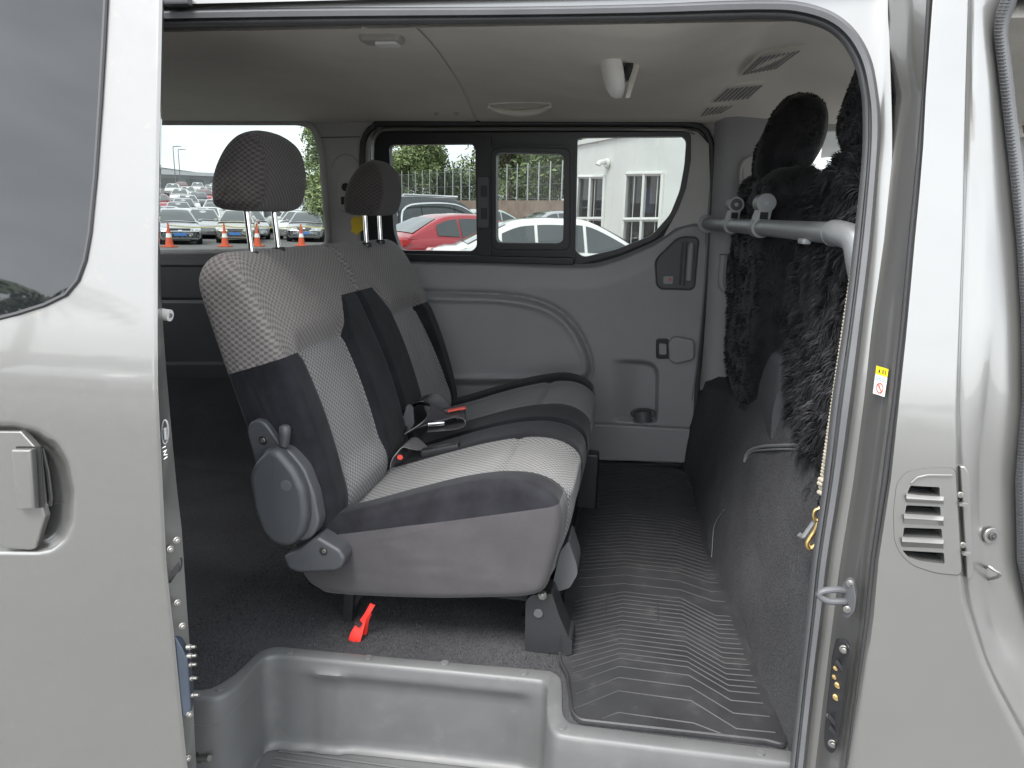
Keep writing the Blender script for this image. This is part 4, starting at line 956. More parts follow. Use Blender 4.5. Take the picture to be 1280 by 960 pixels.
M = MB(); M.prism([at(x, y, Y=1.56) for x, y in rnd([(688, 742), (712, 735), (722, 718), (721, 706), (711, 676), (700, 690)], 4)], (0, .10, 0), bev=.004); M.build('leg_cover', MT['plastic_d'], seat)
M = MB(); M.prism([at(x, y, Y=2.45) for x, y in rnd([(700, 625), (716, 640), (722, 630), (715, 585), (704, 590)], 3)], (0, .06, 0), bev=.003); M.build('leg_cover', MT['black'], seat)
for dy in (0, .9):
    M = MB(); M.box(at(440, 765, Y=1.56)+Vector((0, dy, .03)), (.026, .05, .20), rot=Matrix.Rotation(.08, 3, 'Y'), bev=.004); M.box(at(452, 750, Y=1.56)+Vector((.0, dy, .02)), (.012, .02, .12), rot=Matrix.Rotation(.5, 3, 'Y')); rl = M.build('rear_leg', MT['black'], seat)
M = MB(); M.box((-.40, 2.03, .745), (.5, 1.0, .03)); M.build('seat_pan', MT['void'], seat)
# red release strap hanging under the seat
M = MB(); pth = spl([at(x, y, Y=q) for x, y, q in [(465, 756, 1.475), (459, 767, 1.47), (452, 778, 1.468), (447, 788, 1.46), (443, 799, 1.455), (442, 807, 1.46), (446, 808, 1.475), (449, 799, 1.487), (452, 788, 1.485), (456, 777, 1.478), (461, 767, 1.478)]], 44); rows = []
for i, p in enumerate(pth):
    w_ = .0055+.0075*sst(6, 17, i)*(1-sst(30, 42, i)); rows.append([p+Vector((-w_, .002, .35*w_)), p+Vector((0, -.001, 0)), p+Vector((w_, .002, -.35*w_))])
M.grid(rows); M.grid([[p+Vector((.0012, .0015, .001)) for p in r] for r in rows]); M.build('release_strap', MT['red'], seat, 60)
M = MB(); M.box(at(449, 777, Y=1.468), (.018, .03, .006), rot=Matrix.Rotation(.6, 3, 'Y'), bev=.002); M.build('strap_clip', MT['black'], seat)
# seat belts and buckles lying at the middle joint
def ribbon(pts, wv, name, mt='web', n=40, th=.0015):
    P = spl(pts, n); W = [w*2.0 for w in spl(wv, n)]; M = MB(); rows = []
    for i in range(n):
        t = (P[min(i+1, n-1)]-P[max(i-1, 0)]).normalized(); w_ = W[i]; nn = t.cross(w_).normalized()*th
        rows.append([P[i]-w_+nn, P[i]-w_*.5+nn*1.4, P[i]+w_*.5+nn*1.4, P[i]+w_+nn, P[i]+w_-nn, P[i]-w_-nn])
    M.grid(rows, close=True); return M.build(name, MT[mt], seat, 50)
zt = lambda x: 1.0+(x+.4)*.30
BL = lambda px, py, z: at(px, py, Z=z)
V = Vector
b0 = BL(522, 520, 1.0)
belt = ribbon([BL(510, 528, 1.0), BL(516, 508, 1.03), BL(530, 503, 1.045), BL(548, 512, 1.04), BL(556, 520, 1.02), BL(545, 531, 1.0), BL(522, 536, .99)], [V((.0, .03, .02)), V((.012, .03, .018)), V((.02, .028, .0)), V((.02, .022, -.018)), V((.015, .02, -.02)), V((.01, .025, -.01)), V((.01, .03, 0))], 'seat_belt')
ribbon([BL(532, 529, 1.005), BL(545, 524, 1.012), BL(560, 519, 1.022), BL(572, 516, 1.03), BL(581, 519, 1.025), BL(580, 526, 1.012), BL(568, 531, 1.003), BL(540, 534, .995)], [V((.004, .024, 0)), V((.004, .024, .0)), V((.004, .024, 0)), V((.0, .025, 0)), V((-.006, .024, 0)), V((-.006, .024, .0)), V((0, .024, 0)), V((0, .024, 0))], 'seat_belt')
ribbon([BL(500, 572, .935), BL(503, 560, .962), BL(512, 553, .975), BL(524, 560, .965), BL(534, 566, .95)], [V((.004, .03, .006)), V((.004, .03, .004)), V((.0, .03, 0)), V((.004, .026, -.006)), V((.006, .022, -.01))], 'seat_belt', 'webg')
M = MB(); c = BL(545, 530, 1.012); M.box(c, (.05, .012, .012), rot=Matrix.Rotation(.5, 3, 'Z'), bev=.003); M.box(BL(553, 524, 1.018), (.045, .006, .004), rot=Matrix.Rotation(.75, 3, 'Z'), bev=.001); M.build('belt_tongue', MT['chrome'], seat)
M = MB(); M.box(BL(551, 562, .968), (.11, .032, .022), rot=Matrix.Rotation(.06, 3, 'Z') @ Matrix.Rotation(-.25, 3, 'Y'), bev=.006); bu = M.build('buckle', MT['black'], seat)
M = MB(); M.disc(BL(500, 572, .955), (.3, -.6, .8), .008, 14, th=.003); M.build('buckle_button', MT['redb'], bu)
M = MB(); M.box(BL(566, 513, 1.03), (.075, .028, .02), rot=Matrix.Rotation(.2, 3, 'Z') @ Matrix.Rotation(-.2, 3, 'Y'), bev=.004); bu = M.build('buckle', MT['black'], seat)
M = MB(); M.box(BL(571, 511.5, 1.042), (.055, .020, .006), rot=Matrix.Rotation(.2, 3, 'Z') @ Matrix.Rotation(-.2, 3, 'Y'), bev=.002); M.build('buckle_button', MT['redb'], bu)
M = MB(); M.prism([at(x, y, Y=1.98) for x, y in rnd([(507, 545), (505, 518), (509, 505), (516, 508), (518, 530)], 3)], (0, .01, 0), bev=.003); M.tube([at(504, 520, Y=1.975), at(512, 541, Y=1.975)], .002, 6); M.build('belt_anchor', MT['plastic_d'], seat)
# yellow leaf-shaped card hanging behind the far headrest
lf = [(438, 276), (443, 270), (447, 273), (452, 268), (455, 274), (458, 280), (455, 287), (449, 290), (446, 295), (443, 291), (438, 290), (440, 284)]
M = MB(); M.prism([at(x, y, Y=2.55) for x, y in rnd(lf, 1.5, 2)], (.0, .004, 0)); M.tube([at(447, 271, Y=2.551), at(449, 262, Y=2.5)], .001, 5); lo = M.build('leaf_card', MT['yellow']); tag(lo, 'small yellow leaf-shaped card hanging behind the far headrest', 'air freshener')
# ================================================================ ribbed rubber floor mat
ME = [(735, 579), (722, 640), (707, 690), (703, 760), (698, 828), (708, 845), (714, 893), (724, 903), (960, 929), (982, 935), (985, 922), (940, 800), (900, 700), (872, 625), (860, 590), (856, 580)]
M = MB(); mp_ = [at(x, y, Z=FLZ+.006) for x, y in rnd(ME, 6, 3)]
matT = thing('floor_mat', 'ribbed black rubber mat lying on the floor in front of the bench seat', 'floor mat', (.05, 2.0, FLZ))
M.sheet(mp_, [], (0, 0, -.006)); mb = M.build('mat_sheet', MT['mat'], matT, 30)
M = MB(); M.tube([p+(Vector((.06, 2.0, p.z))-p).normalized()*.007 for p in mp_], .0042, 6, closed=True); M.build('mat_lip', MT['mat'], mb)
def rbx(y): 
    j = min(range(60), key=lambda i: abs(b_[i].y-y)); return b_[j].x-.016
def lbx(y): return -.088-.035*sst(1.35, 1.6, y)-.03*sst(2.3, 2.9, y)
ry = [1.318, 1.388, 1.435, 1.476]+[1.507+.0205*i for i in range(16)]+[1.86, 1.91]+[1.96+.024*i for i in range(18)]+[2.43+.03*i for i in range(15)]
for i, y in enumerate(ry):
    k = 1 if y < 1.84 else .6
    pts = [(lbx(y-.06)+.01, y-.078*k), (.010, y), (.161, y-.002), (.243, y-.072*k), (rbx(y-.07), y-.068*k)]
    if i == 0: pts = [(-.02, y-.03), (.013, y), (.161, y-.002), (.22, y-.05)]
    pts = [(x, max(yy, 1.292)) for x, yy in pts]
    M = MB(); M.tube([Vector((x, yy, FLZ+.0062)) for x, yy in pts], .0023, 5, flat=.8); M.build('rib', MT['ridge'], mb)
for x, y in ((.10, 1.735), (-.03, 1.735), (.10, 2.4)):
    M = MB(); M.box((x, y, FLZ+.007), (.004, .10, .002)); M.build('rib', MT['ridge'], mb)
# ================================================================ front seats under sheepskin
def hull(c, d, tilt, nz=.02, ex=.55, seed=0, nu=64, nv=40):
    rows = []
    for i in range(nv+1):
        v = -math.pi/2+math.pi*i/nv; r = []
        for j in range(nu):
            u = 2*math.pi*j/nu; cp = lambda t, e: math.copysign(abs(t)**e, t)
            p = Vector((cp(math.cos(v), ex)*cp(math.cos(u), ex)*d[0], cp(math.cos(v), ex)*cp(math.sin(u), ex)*d[1], cp(math.sin(v), ex)*d[2]))
            p += p.normalized()*nz*noise.noise(p*7+Vector((seed, 0, 0)))+p.normalized()*nz*.5*noise.noise(p*19+Vector((seed, 3, 0)))
            r.append(c+tilt @ p)
        rows.append(r)
    return rows
def tufts(rows, n, ln, M, seed, down=.6):
    rr = random.Random(seed); nv, nu = len(rows)-1, len(rows[0]); cen = sum((p for r in rows for p in r), Vector())/(len(rows)*nu)
    QL = [(i, j) for i in range(1, nv-1) for j in range(nu)]; WT = [(rows[i][(j+1) % nu]-rows[i][j]).length*(rows[i+1][j]-rows[i][j]).length for i, j in QL]
    for i, j in rr.choices(QL, WT, k=n):
        j2 = (j+1) % nu; a, b = rr.random(), rr.random()
        A, B, C_, D = rows[i][j], rows[i][j2], rows[i+1][j2], rows[i+1][j]
        p = A.lerp(B, a).lerp(D.lerp(C_, a), b); nn = (B-A).cross(D-A)
        if nn.length < 1e-12: continue
        nn.normalize()
        if nn.dot(p-cen) < 0: nn = -nn
        if nn.y > .75 or nn.x > .8: continue
        k_ = 22; fl = Vector((noise.noise(p*k_+Vector((seed, 0, 0))), noise.noise(p*k_+Vector((0, seed, 5))), noise.noise(p*k_+Vector((9, 0, seed)))*1.0))*1.5+Vector((0, 0, -down))
        l = ln*rr.uniform(.55, 1.2); t = (nn*.75+fl*1.0+Vector((rr.uniform(-.2, .2), rr.uniform(-.2, .2), rr.uniform(-.2, .2)))).normalized()
        s = t.cross(nn).normalized() if t.cross(nn).length > .01 else nn.orthogonal(); w_ = .0016
        m = p+t*l*.5+nn*l*.12; e = p+t*l+Vector((0, 0, -l*.25))
        q = M.add([p-s*w_, p+s*w_, m+s*w_*.7, m-s*w_*.7, e], [(0, 1, 2, 3), (3, 2, 4)], 0 if rr.random() < .6 else 1)
FUR2 = mat('sheepskin_tip', (.05, .05, .055), .85, var=.5, vs=25, spec=.12)
def front_seat(label, cy, loc, blobs, nt):
    t = thing('front_seat', label, 'car seat', loc)
    for name, c, d, tl, ex, ln, n in blobs:
        rows = hull(Vector(c), d, tl, .022 if name == 'sheepskin_back' else .008, ex, cy*10)
        M = MB(); M.grid(rows, close=True); o = M.build(name, MT['fur'], t, 180)
        M = MB(); tufts(rows, n, ln, M, cy*7+len(name)); f = M.build('fleece', [MT['fur'], FUR2 if cy < 2 else MT['fur']], o, 0, rec=False); kind(f, 'stuff')
    return t
RY = lambda a: Matrix.Rotation(a, 3, 'Y')
fs1 = front_seat('front seat under black sheepskin cover, farther from the open door', 2.38, (.42, 2.38, .9),
    [('sheepskin_back', (.415, 2.44, 1.36), (.105, .37, .39), RY(-.03), .5, .013, 24000), ('sheepskin_headrest', (.41, 2.37, 1.82), (.082, .13, .14), RY(.35), .8, .007, 9000)], 0)
fs2 = front_seat('front seat under shaggy black sheepskin cover, nearest the open door', 1.66, (.45, 1.66, .9),
    [('sheepskin_back', (.492, 1.69, 1.35), (.12, .265, .40), RY(-.03), .5, .027, 52000), ('sheepskin_headrest', (.485, 1.68, 1.85), (.085, .13, .13), RY(.25), .75, .007, 9000)], 0)
# grey console between the front seats
M = MB(); rows = []
for y in [1.86+.02*i for i in range(13)]:
    e = 1-.25*abs((y-1.98)/.12)**6
    rows.append([Vector((x, y, 1.08+(z-1.08)*e)) for x, z in spl([Vector(p) for p in ((.352, 1.06, 0), (.350, 1.16, 0), (.362, 1.24, 0), (.385, 1.265, 0), (.42, 1.28, 0), (.60, 1.28, 0), (.62, 1.1, 0))], 30) for _ in (0,)] if False else [Vector((q.x, y, 1.08+(q.y-1.08)*e)) for q in spl([Vector(p) for p in ((.352, 1.06, 0), (.350, 1.16, 0), (.362, 1.24, 0), (.385, 1.265, 0), (.42, 1.28, 0), (.60, 1.28, 0), (.62, 1.1, 0))], 30)])
M.grid(rows); M.add([p for p in rows[0]], [tuple(range(len(rows[0])))]); cons = M.build('console', MT['cover'], None, 50); tag(cons, 'grey plastic console box between the two sheepskin front seats', 'console')
M = MB(); M.box((.40, 1.858, 1.12), (.05, .004, .014), bev=.001); M.build('console_slot', MT['black'], cons)
# ================================================================ rail with two clamps
rail = thing('grey_rail', 'grey tubular rail fixed across behind the sheepskin front seats', 'rail', (.30, 2.1, 1.57))
A0, A1 = at(884, 279.5, Y=2.82), at(1050, 292, Y=1.45)
M = MB(); M.cyl(A0, A1, .0205, 24); M.build('tube', MT['metalgrey'], rail)
M = MB(); M.tube(spl([A1+(A0-A1).normalized()*.03, A1, A1+Vector((.018, -.035, -.012)), A1+Vector((.030, -.05, -.06)), A1+Vector((.07, -.06, -.2))], 24), .0235, 20); M.build('elbow', MT['metalgrey'], rail, 60)
M = MB(); M.cyl(A1+(A0-A1).normalized()*.028, A1+(A0-A1).normalized()*.034, .0245, 24); M.build('tube_collar', MT['metalgrey'], rail)
M = MB(); u = .88; c = A0.lerp(A1, u); M.box(c+Vector((-.012, 0, -.02)), (.018, .05, .012), bev=.004); M.build('tube_tab', MT['plastic_l'], rail)
M = MB(); M.disc(A0, (0, -1, 0), .034, 20, th=.008); M.build('end_flange', MT['plastic'], rail)
for k, u in enumerate((.31, .57)):
    c = A0.lerp(A1, u); t = thing('rail_clamp', ['grey hook clamp with a hollow round head, farther along the grey rail', 'grey hook clamp with a solid round head, nearer along the grey rail'][k], 'clamp', c, 'hook clamps on the grey rail')
    hc = c+Vector((.006, 0, .062)); out = []
    for a in range(-50, 231, 12): out.append(hc+Vector((math.cos(R_(a))*.0245, 0, math.sin(R_(a))*.0245)))
    for a in range(130, 411, 12): out.append(c+Vector((math.cos(R_(a))*.0265, 0, math.sin(R_(a))*.0265)))
    M = MB(); M.prism([p+Vector((0, .050, 0)) for p in out], (0, -.074, 0), bev=.003); cl = M.build('clamp_body', MT['metalgrey'], t, 40)
    M = MB(); M.disc(hc+Vector((0, -.0235, 0)), (0, -1, 0), .0175, 24, th=.002)
    fm = M.build('clamp_face', MT['black' if k == 0 else 'metalgrey'], cl)
    M = MB(); M.disc(hc+Vector((0, -.0255, 0)), (0, -1, 0), .006, 16, th=.002); M.build('clamp_screw', MT['plastic_l'], fm) if False else M.build('clamp_screw', MT['plastic_l'], cl)
    M = MB(); M.box((hc+c)/2+Vector((.0, -.0235, -.001)), (.02, .003, .018)); M.build('clamp_window', MT['void'], cl)
# ================================================================ rope lead with brass clips by the door seal
lead = thing('rope_lead', 'pale rope lead with brass clips hanging beside the door seal', 'rope', (.37, 1.38, 1.2))
M = MB(); a, b = at(1066, 330, Y=1.36), at(1027, 596, Y=1.36); n = 60
for i in range(n):
    p = a.lerp(b, i/n)+Vector((0, 0, 0)); q = a.lerp(b, (i+.9)/n); M.tube([p+Vector((-.0018, 0, 0)), p.lerp(q, .5), q+Vector((.0018, 0, 0))], [.0022, .0032, .0022], 6)
rp = M.build('rope', MT['rope'], lead, 60)
M = MB()
for i, (x, y) in enumerate(((1027, 600), (1026, 605), (1028, 610), (1026, 616))): M.tube([at(x-2, y, Y=1.36)+Vector((0, 0, .002)), at(x, y+1, Y=1.352), at(x+2.5, y-1, Y=1.36)], .0048, 8)
M.build('knot', MT['rope'], lead, 60)
M = MB(); M.tube(spl([at(x, y, Y=1.355) for x, y in ((1026, 618), (1023, 626), (1024, 634), (1026, 640))], 14), .0018, 6); M.build('wire_loop', MT['chrome'], lead)
def clip(pts, r, name='brass_clip'):
    M = MB(); M.tube(spl([at(x, y, Y=1.352) for x, y in pts], 30), r, 10); return M.build(name, MT['brass'], lead, 60)
clip(((1025, 636), (1019, 638), (1017, 645), (1020, 651), (1025, 649)), .0036); clip(((1023, 652), (1018, 664), (1013, 672), (1009, 680), (1013, 686), (1019, 681)), .0048); clip(((1021, 654), (1021, 670), (1019, 680)), .0022)
M = MB(); M.tube(spl([at(x, y, Y=1.36) for x, y in ((1018, 652), (1011, 662), (1004, 671), (999, 668))], 14), .0048, 8); M.build('cord_tail', MT['metalgrey'], lead)
# ================================================================ outdoors
def gz(x, y):
    t = -.5*x+.866*y
    return .048*max(0, min(t, 135)-46)*sst(-13, -23, x)
M = MB(); g1 = [-400, -250, -160]+[-120+4*i for i in range(36)]+[30, 60, 120, 250, 400]; g2 = [-400, -150, -60, -20, 0]+[10+4*i for i in range(38)]+[180, 240, 320, 420]
M.grid([[Vector((x, y, gz(x, y))) for x in g1] for y in g2])
ground = M.build('ground', speckle('asphalt', (.15, .15, .147), (.26, .257, .25), 30, .9, .3, .01, (.3, .7)), None, 60); kind(ground, 'structure')
CM = {k: mat('car_paint_'+k, c, .25, m_, .02, 3, coat=1) for k, c, m_ in (('white', (.72, .73, .70), 0), ('silver', (.50, .51, .52), .6), ('champagne', (.52, .50, .42), .5), ('red', (.36, .02, .03), .1), ('black', (.02, .021, .024), .1), ('grey', (.16, .165, .175), .5), ('green', (.46, .52, .48), .3))}
CG = mat('car_glass', (.04, .05, .05), .05, spec=.8, coat=.6)
TY = mat('tyre', (.02, .02, .02), .8); LA_ = mat('lamp_glass', (.75, .78, .80), .1, coat=1); TL = mat('tail_lamp', (.5, .015, .015), .2, coat=1); ALY = mat('alloy', (.6, .6, .6), .3, .8)
PLB = mat('blue_plate', (.08, .25, .62), .5); CHR = MT['chrome']; BLK = MT['black']
def car(paint, kind_='sedan', L=4.7, W=1.8, H=1.46, detail=True, grille='wide', plate=True, name='parked_car'):
    t = bpy.data.objects.new(name, None); COL.objects.link(t); ROOT[t.name] = Vector((0, 0, 0))
    hl_ = L/2; suv = kind_ == 'suv'
    zk = [(-hl_, .70), (-hl_+.06, .92), (-hl_+.25, 1.0), (-1.5, 1.02), (-.6, .98), (.6, .95), (1.0, .93), (hl_-.6, .80), (hl_-.15, .68), (hl_, .50)]
    if suv: zk = [(-hl_, .8), (-hl_+.05, 1.1), (-1.5, 1.16), (0, 1.14), (1.0, 1.12), (1.5, 1.08), (hl_-.25, 1.0), (hl_-.05, .9), (hl_, .6)]
    zb = lambda x: interp([(b, a) for a, b in zk], x) if x > zk[0][0] else zk[0][1]
    def zb(x):
        for (a, b), (c, d) in zip(zk, zk[1:]):
            if x <= c: return b+(d-b)*(x-a)/(c-a)
        return zk[-1][1]
    hw = lambda x: W/2*(1-.13*max(0, (abs(x)-hl_+.75)/.75)**2)
    xs = [-hl_, -hl_+.03, -hl_+.10, -hl_+.3]+[-hl_+.3+(L-.6)*i/14 for i in range(1, 14)]+[hl_-.3, hl_-.12, hl_-.04, hl_]
    M = MB(); rows = []
    for x in xs:
        w_, z = hw(x), zb(x); e = max(0, (abs(x)-hl_+.12)/.12); lo = .2+.08*e; w_ *= 1-.05*e
        h_ = [(w_*.86, lo), (w_*.97, lo+.1), (w_, .55), (w_*.99, z-.20), (w_*.95, z-.06), (w_*.86, z), (w_*.4, z+.025)]
        rows.append([Vector((x, y, q)) for y, q in h_]+[Vector((x, 0, z+.03))]+[Vector((x, -y, q)) for y, q in h_[::-1]])
    M.grid(rows, close=True); M.f.append(tuple(range(15))); M.m.append(0); e = len(M.v)-15; M.f.append(tuple(range(e, e+15))); M.m.append(0)
    body = M.build('body', CM[paint], t, 50)
    if suv: gk = [(-hl_+.08, 1.1), (-hl_+.35, 1.72), (-hl_+.7, H), (-.3, H+.02), (.35, H-.06), (1.35, 1.10)]
    else: gk = [(-1.95, 1.0), (-1.15, H-.09), (-.75, H-.01), (-.25, H), (.25, H-.05), (1.2, .93)]
    G = spl([Vector((a, b, 0)) for a, b in gk], 28); rw = W/2*.66; bw = W/2*.93
    def zr(x):
        for a, b in zip(G, G[1:]):
            if x <= b.x: return a.y+(b.y-a.y)*(x-a.x)/max(1e-6, b.x-a.x)
        return G[-1].y
    def gy(x, z):
        zt = max(zr(x), zb(x)+.001); u = max(0, min(1, (z-zb(x)+.03)/(H-zb(x)))); return bw+(rw-bw)*u
    M = MB(); rows = []
    for p in G:
        z = max(p.y, zb(p.x)-.03); z0 = zb(p.x)-.05
        h_ = [(bw, z0), (gy(p.x, z0+(z-z0)*.6), z0+(z-z0)*.6), (gy(p.x, z-.03), z-.03), (gy(p.x, z)*.9, z), (rw*.5, z+.02)]
        rows.append([Vector((p.x, y, q)) for y, q in h_]+[Vector((p.x, 0, z+.025))]+[Vector((p.x, -y, q)) for y, q in h_[::-1]])
    M.grid(rows); M.build('cabin', CM[paint], t, 50)
    def pane(a, b, n=8):
        for s in (1, -1):
            M = MB(); rows = []
            for i in range(n+1):
                x = a+(b-a)*i/n; z0 = zb(x)+.02; z1 = max(z0+.01, zr(x)-.085); rows.append([Vector((x, s*(gy(x, z0+(z1-z0)*q)+.008), z0+(z1-z0)*q)) for q in (0, .5, 1)])
            M.grid(rows); yield M
    if detail:
        xr, xf = (gk[0][0]+.35, gk[-1][0]-.35)
        for a, b in ((xr+(.15 if suv else .32), -.75 if not suv else -1.2), (-.70 if not suv else -1.15, .05), (.10, xf)):
            for M in pane(a, b): M.build('side_window', CG, t, 40)
        M = MB(); x0, x1 = gk[-2][0]+.02, gk[-1][0]-.06
        M.grid([[Vector((x0+(x1-x0)*u, (-1+2*v)*(rw+(bw-rw)*u)*.88, zr(x0+(x1-x0)*u)+.030-.02*(2*v-1)**2*(1-u*.5))) for v in [i/8 for i in range(9)]] for u in [i/6 for i in range(7)]]); M.build('windscreen', CG, t, 60)
        M = MB(); x0, x1 = gk[1][0]-.02, gk[0][0]+.14
        M.grid([[Vector((x0+(x1-x0)*u-(.012), (-1+2*v)*(rw+(bw-rw)*u)*.86, zr(x0+(x1-x0)*u)+.032-.02*(2*v-1)**2)) for v in [i/8 for i in range(9)]] for u in [i/6 for i in range(7)]]); M.build('rear_window', CG, t, 60)
    else:
        M = MB()
        for Q in pane(gk[0][0]+.6, gk[-1][0]-.35):
            M.add(Q.v, Q.f)
        x0, x1 = gk[-2][0]+.02, gk[-1][0]-.06
        M.grid([[Vector((x0+(x1-x0)*u, (-1+2*v)*(rw+(bw-rw)*u)*.88, zr(x0+(x1-x0)*u)+.030)) for v in (0, .5, 1)] for u in (0, .5, 1)]); M.build('windows', CG, t, 40)
    wx = (-L*.29, L*.30); wr = .37 if suv else .33
    for x in wx:
        for s in (1, -1):
            M = MB(); y = s*(W/2-.10)
            if detail:
                M.tube([Vector((x, y-.1*s, .33)), Vector((x, y+.103*s, .33))], wr+.07, 28); M.build('wheel_arch', BLK, t)
                M = MB(); M.tube([Vector((x+math.cos(a/24*2*math.pi)*(wr-.06), y+.02*s, wr+math.sin(a/24*2*math.pi)*(wr-.06))) for a in range(24)], .075, 8, closed=True); wh = M.build('wheel', TY, t, 60)
                M = MB(); M.disc(Vector((x, y+.06*s, wr)), (0, s, 0), .07, 16, th=.03)
                for a in range(10): q = a/10*2*math.pi; M.box(Vector((x+math.cos(q)*.125, y+.07*s, wr+math.sin(q)*.125)), (.22, .03, .035), rot=Matrix.Rotation(-q, 3, 'Y'))
                M.tube([Vector((x+math.cos(a/24*2*math.pi)*.235, y+.07*s, wr+math.sin(a/24*2*math.pi)*.235)) for a in range(24)], .018, 6, closed=True); M.build('rim', ALY, wh)
            else:
                M.tube([Vector((x, y-.1*s, wr)), Vector((x, y+.105*s, wr))], wr, 14); M.build('wheel', TY, t)
    if detail:
        fx = hl_
        def fpos(y, z): 
            return fx+.012-(abs(y)/(W/2))**3*.22-max(0, z-.52)*.55-max(0, .42-z)*.2
        def fpatch(name, poly, m_, th=.03, sym=False):
            for s in ((1, -1) if sym else (1,)):
                M = MB(); M.prism([Vector((fpos(y*s, z)-.02, y*s, z)) for y, z in poly], (th, 0, 0)); M.build(name, m_, t)
        if grille == 'wide':
            fpatch('grille', [(-.42, .68), (.42, .68), (.30, .42), (-.30, .42)], BLK); fpatch('lower_intake', [(-.75, .32), (.75, .32), (.70, .24), (-.70, .24)], BLK)
            fpatch('chrome_strip', [(.32, .40), (.80, .46), (.82, .43), (.40, .34)], CHR, .045, True); fpatch('badge', [(-.07, .62), (.07, .62), (.07, .56), (-.07, .56)], CHR, .045)
        elif grille == 'spindle':
            fpatch('grille', [(-.36, .72), (.36, .72), (.22, .56), (.52, .30), (-.52, .30), (-.22, .56)], BLK); fpatch('chrome_strip', [(-.55, .30), (.55, .30), (.56, .275), (-.56, .275)], CHR, .045)
            fpatch('lower_intake', [(-.85, .40), (-.6, .32), (-.6, .26), (-.82, .30)], BLK, .03); fpatch('badge', [(-.06, .70), (.06, .70), (.06, .64), (-.06, .64)], CHR, .045)
        else:
            fpatch('grille', [(-.36, .66), (.36, .66), (.30, .54), (-.30, .54)], BLK); fpatch('chrome_strip', [(-.37, .68), (.37, .68), (.37, .66), (-.37, .66)], CHR, .04); fpatch('lower_intake', [(-.7, .30), (.7, .30), (.64, .24), (-.64, .24)], BLK)
        if plate: fpatch('plate', [(-.24, .50), (.24, .50), (.24, .38), (-.24, .38)], PLB, .06)
        fpatch('headlight', [(.48, .66), (.80, .74), (.84, .64), (.56, .57)], LA_, .04, True)
        for s in (1, -1):
            M = MB(); M.box((.75, s*(W/2+.06), 1.0), (.10, .16, .13), bev=.03); M.build('mirror', CM[paint], t)
            M = MB(); z = zb(-hl_+.06)-.07; M.prism([Vector((-hl_-.01+.10*(abs(y)/.9)**4, s*y, q)) for y, q in ((.42, z+.07), (.88, z+.10), (.90, z-.04), (.48, z-.03))], (.10, 0, 0)); M.prism([Vector((x, s*(W/2+.004-.05*max(0, (-x-hl_+.5))/.5), q)) for x, q in ((-hl_+.08, z+.10), (-hl_+.38, z+.09), (-hl_+.30, z-.01), (-hl_+.08, z-.04))], (0, -.05*s, 0)); M.build('tail_light', TL, t)
            for dx in (-.55, .42):
                M = MB(); M.box((dx, s*(W/2-.004), .80), (.17, .03, .03), bev=.008); M.build('door_handle', CM[paint], t)
    return t
def place(o, x, y, face=None, head=None, z=None):
    o.location = (x, y, gz(x, y) if z is None else z)
    if face: d = Vector(face)-Vector((x, y)); a = math.atan2(d.y, d.x)
    else: a = math.atan2(head[1], head[0])
    o.rotation_euler = (0, 0, a); return o
def gpos(px, py): p = at(px, py, Z=0.0); return p.x, p.y
G1 = 'cars parked in the lot'
c = place(car('silver', grille='wide', L=4.9), *gpos(221, 303), face=(3, 0)); tag(c, 'silver sedan with wide dark grille at the left edge of the rear window', 'car', G1)
c = place(car('champagne', grille='small', L=4.5, W=1.72), *gpos(299, 302), face=(-3, 0)); tag(c, 'champagne sedan with a thin grille parked behind two orange cones', 'car', G1)
c = place(car('silver', grille='spindle', L=4.7), *gpos(386, 300.5), face=(-4, 0)); tag(c, 'silver sedan with large dark hourglass grille parked behind one orange cone', 'car', G1)
c = place(car('white', L=4.7), *gpos(238, 294), head=(.92, .38)); tag(c, 'white car standing side-on behind the silver sedan with wide grille', 'car', G1)
c = place(car('white', L=4.5), *gpos(342, 293), head=(.9, .42)); tag(c, 'white car standing side-on between the champagne sedan and the silver sedan', 'car', G1)
c = place(car('black', 'suv', L=5.1, W=1.98, H=1.92), -6.4, 23.2, head=(.62, .78), z=.1); tag(c, 'black sport utility vehicle parked beyond the red sedan', 'car', G1)
M = MB(); M.tube([Vector((-1.7, .62, 1.98)), Vector((.3, .62, 1.98))], .03, 6); M.tube([Vector((-1.7, -.62, 1.98)), Vector((.3, -.62, 1.98))], .03, 6); M.build('roof_rail', CHR, c)
M = MB(); M.tube(spl([Vector((x, -.985+.16*(z-1.1), z)) for x, z in ((-2.0, 1.18), (-1.9, 1.55), (-1.4, 1.72), (0, 1.74), (.9, 1.4))], 20), .03, 6); M.build('window_chrome', CHR, c)
c = place(car('red', L=4.6, H=1.46), -3.75, 16.4, head=(.72, .69), z=.10); tag(c, 'red sedan showing its tail lights between the dark vehicle and the white sedan', 'car', G1)
c = place(car('white', L=4.8, H=1.48), -1.2, 12.7, head=(.94, .34), z=.05); tag(c, 'white sedan seen side-on in front of the white building', 'car', G1)
for k, (x, y, p, l) in enumerate(((-6.2, 31, 'green', 'pale green car mostly hidden behind the white sedan, under the brown wall'), (-3.2, 31.5, 'silver', 'silver car behind the white sedan, before the brown wall'), (-.6, 30, 'grey', 'grey car behind the white sedan, nearest the white building'))):
    c = place(car(p, L=4.6), x, y, head=(.8, .6), z=.3); tag(c, l, 'car', G1)
far = {p: car(p, detail=False, L=4.5) for p in ('white', 'silver', 'red', 'grey')}
rr = random.Random(5); used = set()
